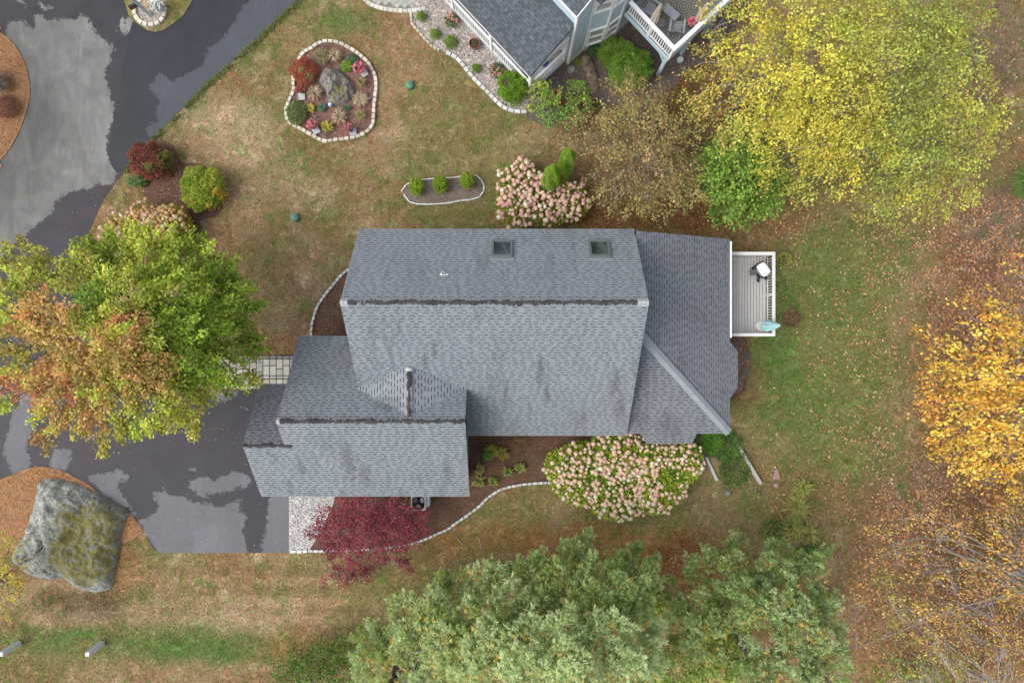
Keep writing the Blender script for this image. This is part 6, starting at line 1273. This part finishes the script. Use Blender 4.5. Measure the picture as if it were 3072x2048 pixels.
# ================================================================== ROCKS AND SMALL THINGS
def boulder(label, poly, h, mat, moss=(), grooves=(), pw=2.2, seed=1, nr=26, na=96, zb=0.0, rug=.16):
    q = np.array(poly); c = q.mean(0); an = np.linspace(0, 2 * np.pi, na, endpoint=False); rad = []
    P = smooth_path(poly, True, .05); pa = np.arctan2(P[:, 1] - c[1], P[:, 0] - c[0]); pr = np.hypot(P[:, 1] - c[1], P[:, 0] - c[0]); o_ = np.argsort(pa); rad = np.interp(an, np.r_[pa[o_] - 2 * np.pi, pa[o_], pa[o_] + 2 * np.pi], np.tile(pr[o_], 3))
    rad = np.interp((an + np.pi) % (2 * np.pi) - np.pi, np.r_[pa[o_] - 2 * np.pi, pa[o_], pa[o_] + 2 * np.pi], np.tile(pr[o_], 3))
    f = np.linspace(0, 1, nr) ** .8; X = c[0] + np.outer(f, rad * np.cos(an)); Y = c[1] + np.outer(f, rad * np.sin(an))
    Zz = zb + h * (1 - np.repeat(f[:, None], na, 1) ** pw) ** .6; Zz += (fbm(X, Y, .7, seed) - .5) * h * .7 * (1 - f[:, None] ** 4) + (fbm(X, Y, 3, seed + 3) - .5) * h * rug - np.abs(fbm(X, Y, 1.3, seed + 8) - .5) * h * rug * 3.5
    gv = np.zeros_like(X)
    for gp_, gw, gd in grooves:
        d = np.full(X.shape, 1e9)
        for i in range(len(gp_) - 1):
            ax, ay = gp_[i]; bx, by = gp_[i + 1]; ex, ey = bx - ax, by - ay; tt = np.clip(((X - ax) * ex + (Y - ay) * ey) / (ex * ex + ey * ey), 0, 1); d = np.minimum(d, np.hypot(X - ax - tt * ex, Y - ay - tt * ey))
        k = np.exp(-(d / gw) ** 2); Zz -= gd * k; gv = np.maximum(gv, k)
    V_ = np.c_[X.ravel(), Y.ravel(), Zz.ravel()]; i, j = np.meshgrid(np.arange(nr - 1), np.arange(na), indexing='ij'); i = i.ravel(); j = j.ravel(); j2 = (j + 1) % na
    o = npmesh('boulder', V_, np.c_[i * na + j, (i + 1) * na + j, (i + 1) * na + j2, i * na + j2], mat, None, (c[0], c[1], zb), smooth=True)
    ms = np.full(len(V_), -1.0)
    for mp_ in moss: ms = np.maximum(ms, np.clip(sdf(mp_, V_[:, 0], V_[:, 1]) * .9 - .12, -1, .22))
    for nm, val in (('moss', ms), ('groove', gv.ravel())): at = o.data.attributes.new(nm, 'FLOAT', 'POINT'); at.data.foreach_set('value', val.astype(np.float32))
    tag(o, label, 'boulder'); return o
def GD(l, z=0.0): return GA([(a * 1.306, b * 1.306) for a, b in l], z)
boulder('huge grey boulder with yellow moss beside the driveway', GD([(75,1110),(110,1102),(160,1112),(215,1138),(250,1160),(280,1180),(275,1215),(262,1270),(250,1330),(240,1360),(200,1368),(165,1358),(140,1338),(80,1335),(25,1310),(10,1290),(45,1220),(62,1165)], .6), .95, M['rock'],
        [GD([(140,1160),(230,1155),(268,1185),(262,1270),(242,1338),(190,1352),(130,1330),(105,1290),(125,1225)], .9)], [(GD([(40,1232),(60,1232),(78,1238),(94,1246),(100,1254),(92,1266),(75,1280),(35,1300)], .9), .06, .2), (GD([(135,1112),(142,1140),(138,1175),(132,1200)], .9), .035, .08)], 4.0, 3, 56, 200, zb=.05, rug=.2)
boulder('lichen covered grey rock in the round flower bed', [tuple(G(*Z(a, b), .3)[:2]) for a, b in [(640,445),(700,440),(800,490),(900,560),(990,650),(1045,760),(1045,850),(980,920),(900,985),(820,1010),(730,1010),(655,980),(640,900),(600,780),(540,690),(530,620),(560,530)]], .75, M['rock2'],
        [[tuple(G(*Z(a, b), .6)[:2]) for a, b in [(740,720),(830,690),(870,780),(940,800),(930,870),(830,880),(730,860)]], [tuple(G(*Z(a, b), .6)[:2]) for a, b in [(660,500),(710,510),(715,570),(670,570)]]], [], 2.6, 6, 40, 110, .12, rug=.35)
M['rock3'] = rock_mat('brown_rock', (.19, .145, .105), (.12, .1, .04))
boulder('flat brown ledge rock below the porch', GA([(1740, 175), (1765, 160), (1785, 200), (1800, 260), (1780, 290), (1760, 250)]), .4, M['rock3'], [], [], 2.5, 9, 14, 40)
boulder('grey stone at the corner behind the big hydrangea', GA([(2080, 1300), (2100, 1310), (2104, 1345), (2092, 1370), (2076, 1350)]), .3, M['rock2'], [], [], 3, 4, 12, 36)
boulder('small pale stone beside the grey corner stone', GA([(2094, 1362), (2112, 1358), (2116, 1376), (2100, 1382)]), .2, M['rock'], [], [], 3, 8, 10, 30)
boulder('small grey stone on the lawn below the ground cover', GA([(2172, 1470), (2186, 1466), (2196, 1478), (2186, 1490), (2172, 1486)]), .18, M['rock2'], [], [], 3, 2, 10, 30)
boulder('half buried stone left of the plants by the raised deck', GA([(1700, 205), (1722, 196), (1726, 214), (1706, 222)]), .2, M['rock'], [], [], 3, 5, 10, 30)
# ledge and stepping stones on the south-east
m = MB(); a = G(2195, 1308, .15); b = G(2281, 1450, .15); m.bar(a, b, .16, .3); tag(m.build('stone_ledge', M['concrete'], None, (a.x, a.y, 0)), 'long thin concrete ledge running down from the house corner', 'ledge')
m = MB(); a = G(2118, 1370, .08); b = G(2150, 1440, .08); m.bar(a, b, .12, .16); tag(m.build('stone_ledge', M['stone_g'], None, (a.x, a.y, 0)), 'short pale stone strip beside the big hydrangea', 'ledge')
for px, py, sx, sy, an, lb in ((2240, 1065, .35, .5, .1, 'dark flat stone at the foot of the east wall'), (2236, 1115, .32, .4, -.2, 'lower dark flat stone at the foot of the east wall'), (1716, 1385, .4, .5, 0, '')):
    if lb: p = G(px, py); m = MB(); m.box((p.x, p.y, .04), (sx, sy, .08), an); tag(m.build('flat_stone', simple('dark_stone', (.10, .085, .07), .9, .25, 6), None, (p.x, p.y, 0)), lb, 'stone')
p = G(1418, 1370, .02); m = MB(); m.box((p.x, p.y, .04), (.5, 1.5, .06)); tag(m.build('bulkhead', simple('bulkhead', (.25, .265, .275), .7, .08, 4), None, (p.x, p.y, 0)), 'grey flat cover against the garage end wall', 'hatch')
# granite posts
for px, py, lb in ((308, 1928, 'white granite post standing in the green grass strip'), (58, 1928, 'white granite post at the left edge below the boulder')):
    p = G(px, py); t = MB(); vs = []
    for z, s in ((0, .12), (1.22, .115), (1.28, .09)): vs += [(p.x + x * s, p.y + y * s, z) for x, y in ((-1, -1), (1, -1), (1, 1), (-1, 1))]
    t.add(vs, [(i + k, i + (k + 1) % 4, i + 4 + (k + 1) % 4, i + 4 + k) for i in (0, 4) for k in range(4)] + [(8, 9, 10, 11)]); tag(t.build('granite_post', M['granite'], None, (p.x, p.y, 0)), lb, 'post', 'granite posts')
# green lids
gml = simple('green_plastic', (.075, .21, .15), .5, .14, 7)
for px, py, lb in ((1229, 254, 'green domed well cap right of the round flower bed'), (884, 652, 'green domed well cap on the open lawn')):
    p = G(px, py, .2); t = thing('well_cap', lb, 'well cap', (p.x, p.y, 0), 'green well caps'); m = MB(); m.lathe((p.x, p.y, 0), [(.21, 0), (.21, .14), (.20, .2), (.15, .245), (.08, .27), (.03, .275)], 28); m.build('dome', gml, t, smooth=True); m = MB(); m.lathe((p.x, p.y, .272), [(.022, 0), (.018, .02)], 12); m.build('bolt', M['black'], t)
# blue globe and garden lights
X_, Y_ = Z(695, 985); p = G(X_, Y_, .45); t = thing('glass_globe', 'blue and white glass globe at the foot of the rock', 'globe', (p.x, p.y, .15)); m = MB(); m.lathe((p.x, p.y, .32), [(.02, 0), (.07, .02), (.11, .07), (.115, .12), (.10, .17), (.06, .21), (.01, .23)], 22)
gm2, nt2, b2 = new_mat('globe_glass'); nt2.links.new(ramp(nt2, noise(nt2, 14, 3, .6, pos(nt2), 1), [(.38, (.03, .12, .33)), (.5, (.25, .42, .6)), (.6, (.75, .78, .82))]), b2.inputs['Base Color']); b2.inputs['Roughness'].default_value = .12
m.build('globe', gm2, t, smooth=True); m = MB(); m.tube([(p.x, p.y, .12), (p.x, p.y, .34)], .03, 8); m.build('stand', M['black'], t)
for zx, zy, lb in ((605, 165, 'small solar light at the top of the round bed'), (970, 288, 'small solar light beside the upper right edging of the round bed'), (1250, 885, 'small solar light at the right side of the round bed'), (500, 1150, 'small solar light near the lower left flower pot'), (620, 1402, 'small solar light below the large golden hosta'), (1125, 1302, 'small solar light at the lower right of the round bed'), (195, 897, 'small solar light at the left edge of the round bed')):
    X_, Y_ = Z(zx, zy); p = G(X_, Y_, .4); t = thing('solar_light', lb, 'garden light', (p.x, p.y, .1), 'solar lights in the round bed'); m = MB(); m.box((p.x, p.y, .42), (.12, .12, .035), .3); m.build('solar_panel', simple('solar_panel', (.07, .075, .09), .3, .2, 8), t); m = MB(); m.tube([(p.x, p.y, .1), (p.x, p.y, .41)], .012, 6); m.build('stake', M['black'], t)
# pink cone on the lawn
p = G(2328, 1436); pk = simple('faded_pink', (.34, .21, .19), .8, .1, 6); m = MB(); m.prism(GA([(2328, 1404), (2333, 1410), (2338, 1428), (2339, 1437), (2317, 1437), (2318, 1428), (2323, 1410)]), .004, .07); tag(m.build('slab', pk, None, (p.x, p.y, .004)), 'faded pink triangular slab lying on the south lawn', 'slab')
p = G(2328, 1455); m = MB(); m.lathe((p.x, p.y, 0), [(.13, 0), (.12, .05), (.07, .08)], 14); tag(m.build('pink_stone', pk, None, (p.x, p.y, 0)), 'small round pinkish stone below the triangular slab', 'stone')
# mailbox
p = G(452, 47, .1); t = thing('mailbox', 'black mailbox with red front on a tall pale post', 'mailbox', (p.x, p.y, .05)); pm = simple('pale_blue_post', (.48, .56, .61), .6, .06, 5)
m = MB(); m.box((p.x, p.y, 1.15), (.16, .16, 2.2), .75); m.build('post', pm, t); q = G(404, 18, 1.05); m = MB(); m.bar((p.x, p.y, .95), (q.x, q.y, .95), .09, .09); m.build('arm', pm, t)
d_ = R(207); mM = Matrix.Rotation(d_, 3, 'Z'); sec = [(-.1, 0), (.1, 0), (.1, .14), (.07, .21), (0, .24), (-.07, .21), (-.1, .14)]; vs = []
for yy in (-.26, .26): vs += [Vector((q.x, q.y, 1.0)) + mM @ Vector((yy, a_, b_)) for a_, b_ in sec]
m = MB(); m.add(vs, [tuple(range(7)), tuple(range(13, 6, -1))] + [(k, 7 + k, 7 + (k + 1) % 7, (k + 1) % 7) for k in range(7)]); bx = m.build('box', M['black'], t)
m = MB(); m.box(Vector((q.x, q.y, 1.10)) + mM @ Vector((.12, .104, 0)), (.2, .01, .12), M=mM); m.build('red_panel', simple('mailbox_red', (.35, .02, .02), .4, .1, 6), t)
m = MB(); m.box(Vector((q.x, q.y, 1.06)) + mM @ Vector((0, -.13, 0)), (.5, .03, .1), M=mM); m.build('number_plate', pm, t)
# fallen twigs on the grass
for i, pts in enumerate([[(1367, 1608), (1385, 1630), (1405, 1645)], [(1437, 1612), (1445, 1660), (1466, 1695)], [(1360, 1685), (1395, 1698), (1422, 1715), (1416, 1680)], [(1664, 1590), (1673, 1583), (1676, 1570)]]):
    m = MB(); m.tube([G(a, b, .035) for a, b in pts], np.linspace(.02, .008, len(pts)), 5); a = G(*pts[0]); tag(m.build('fallen_branch', M['bark_pale'], None, (a.x, a.y, 0)), ['thin fallen twig nearest the red maple', 'long bent fallen twig in front of the pines', 'forked fallen twig on the brown grass', 'short fallen twig below the big hydrangea'][i], 'branch', 'fallen twigs on the south lawn')
scene.render.engine = 'CYCLES'
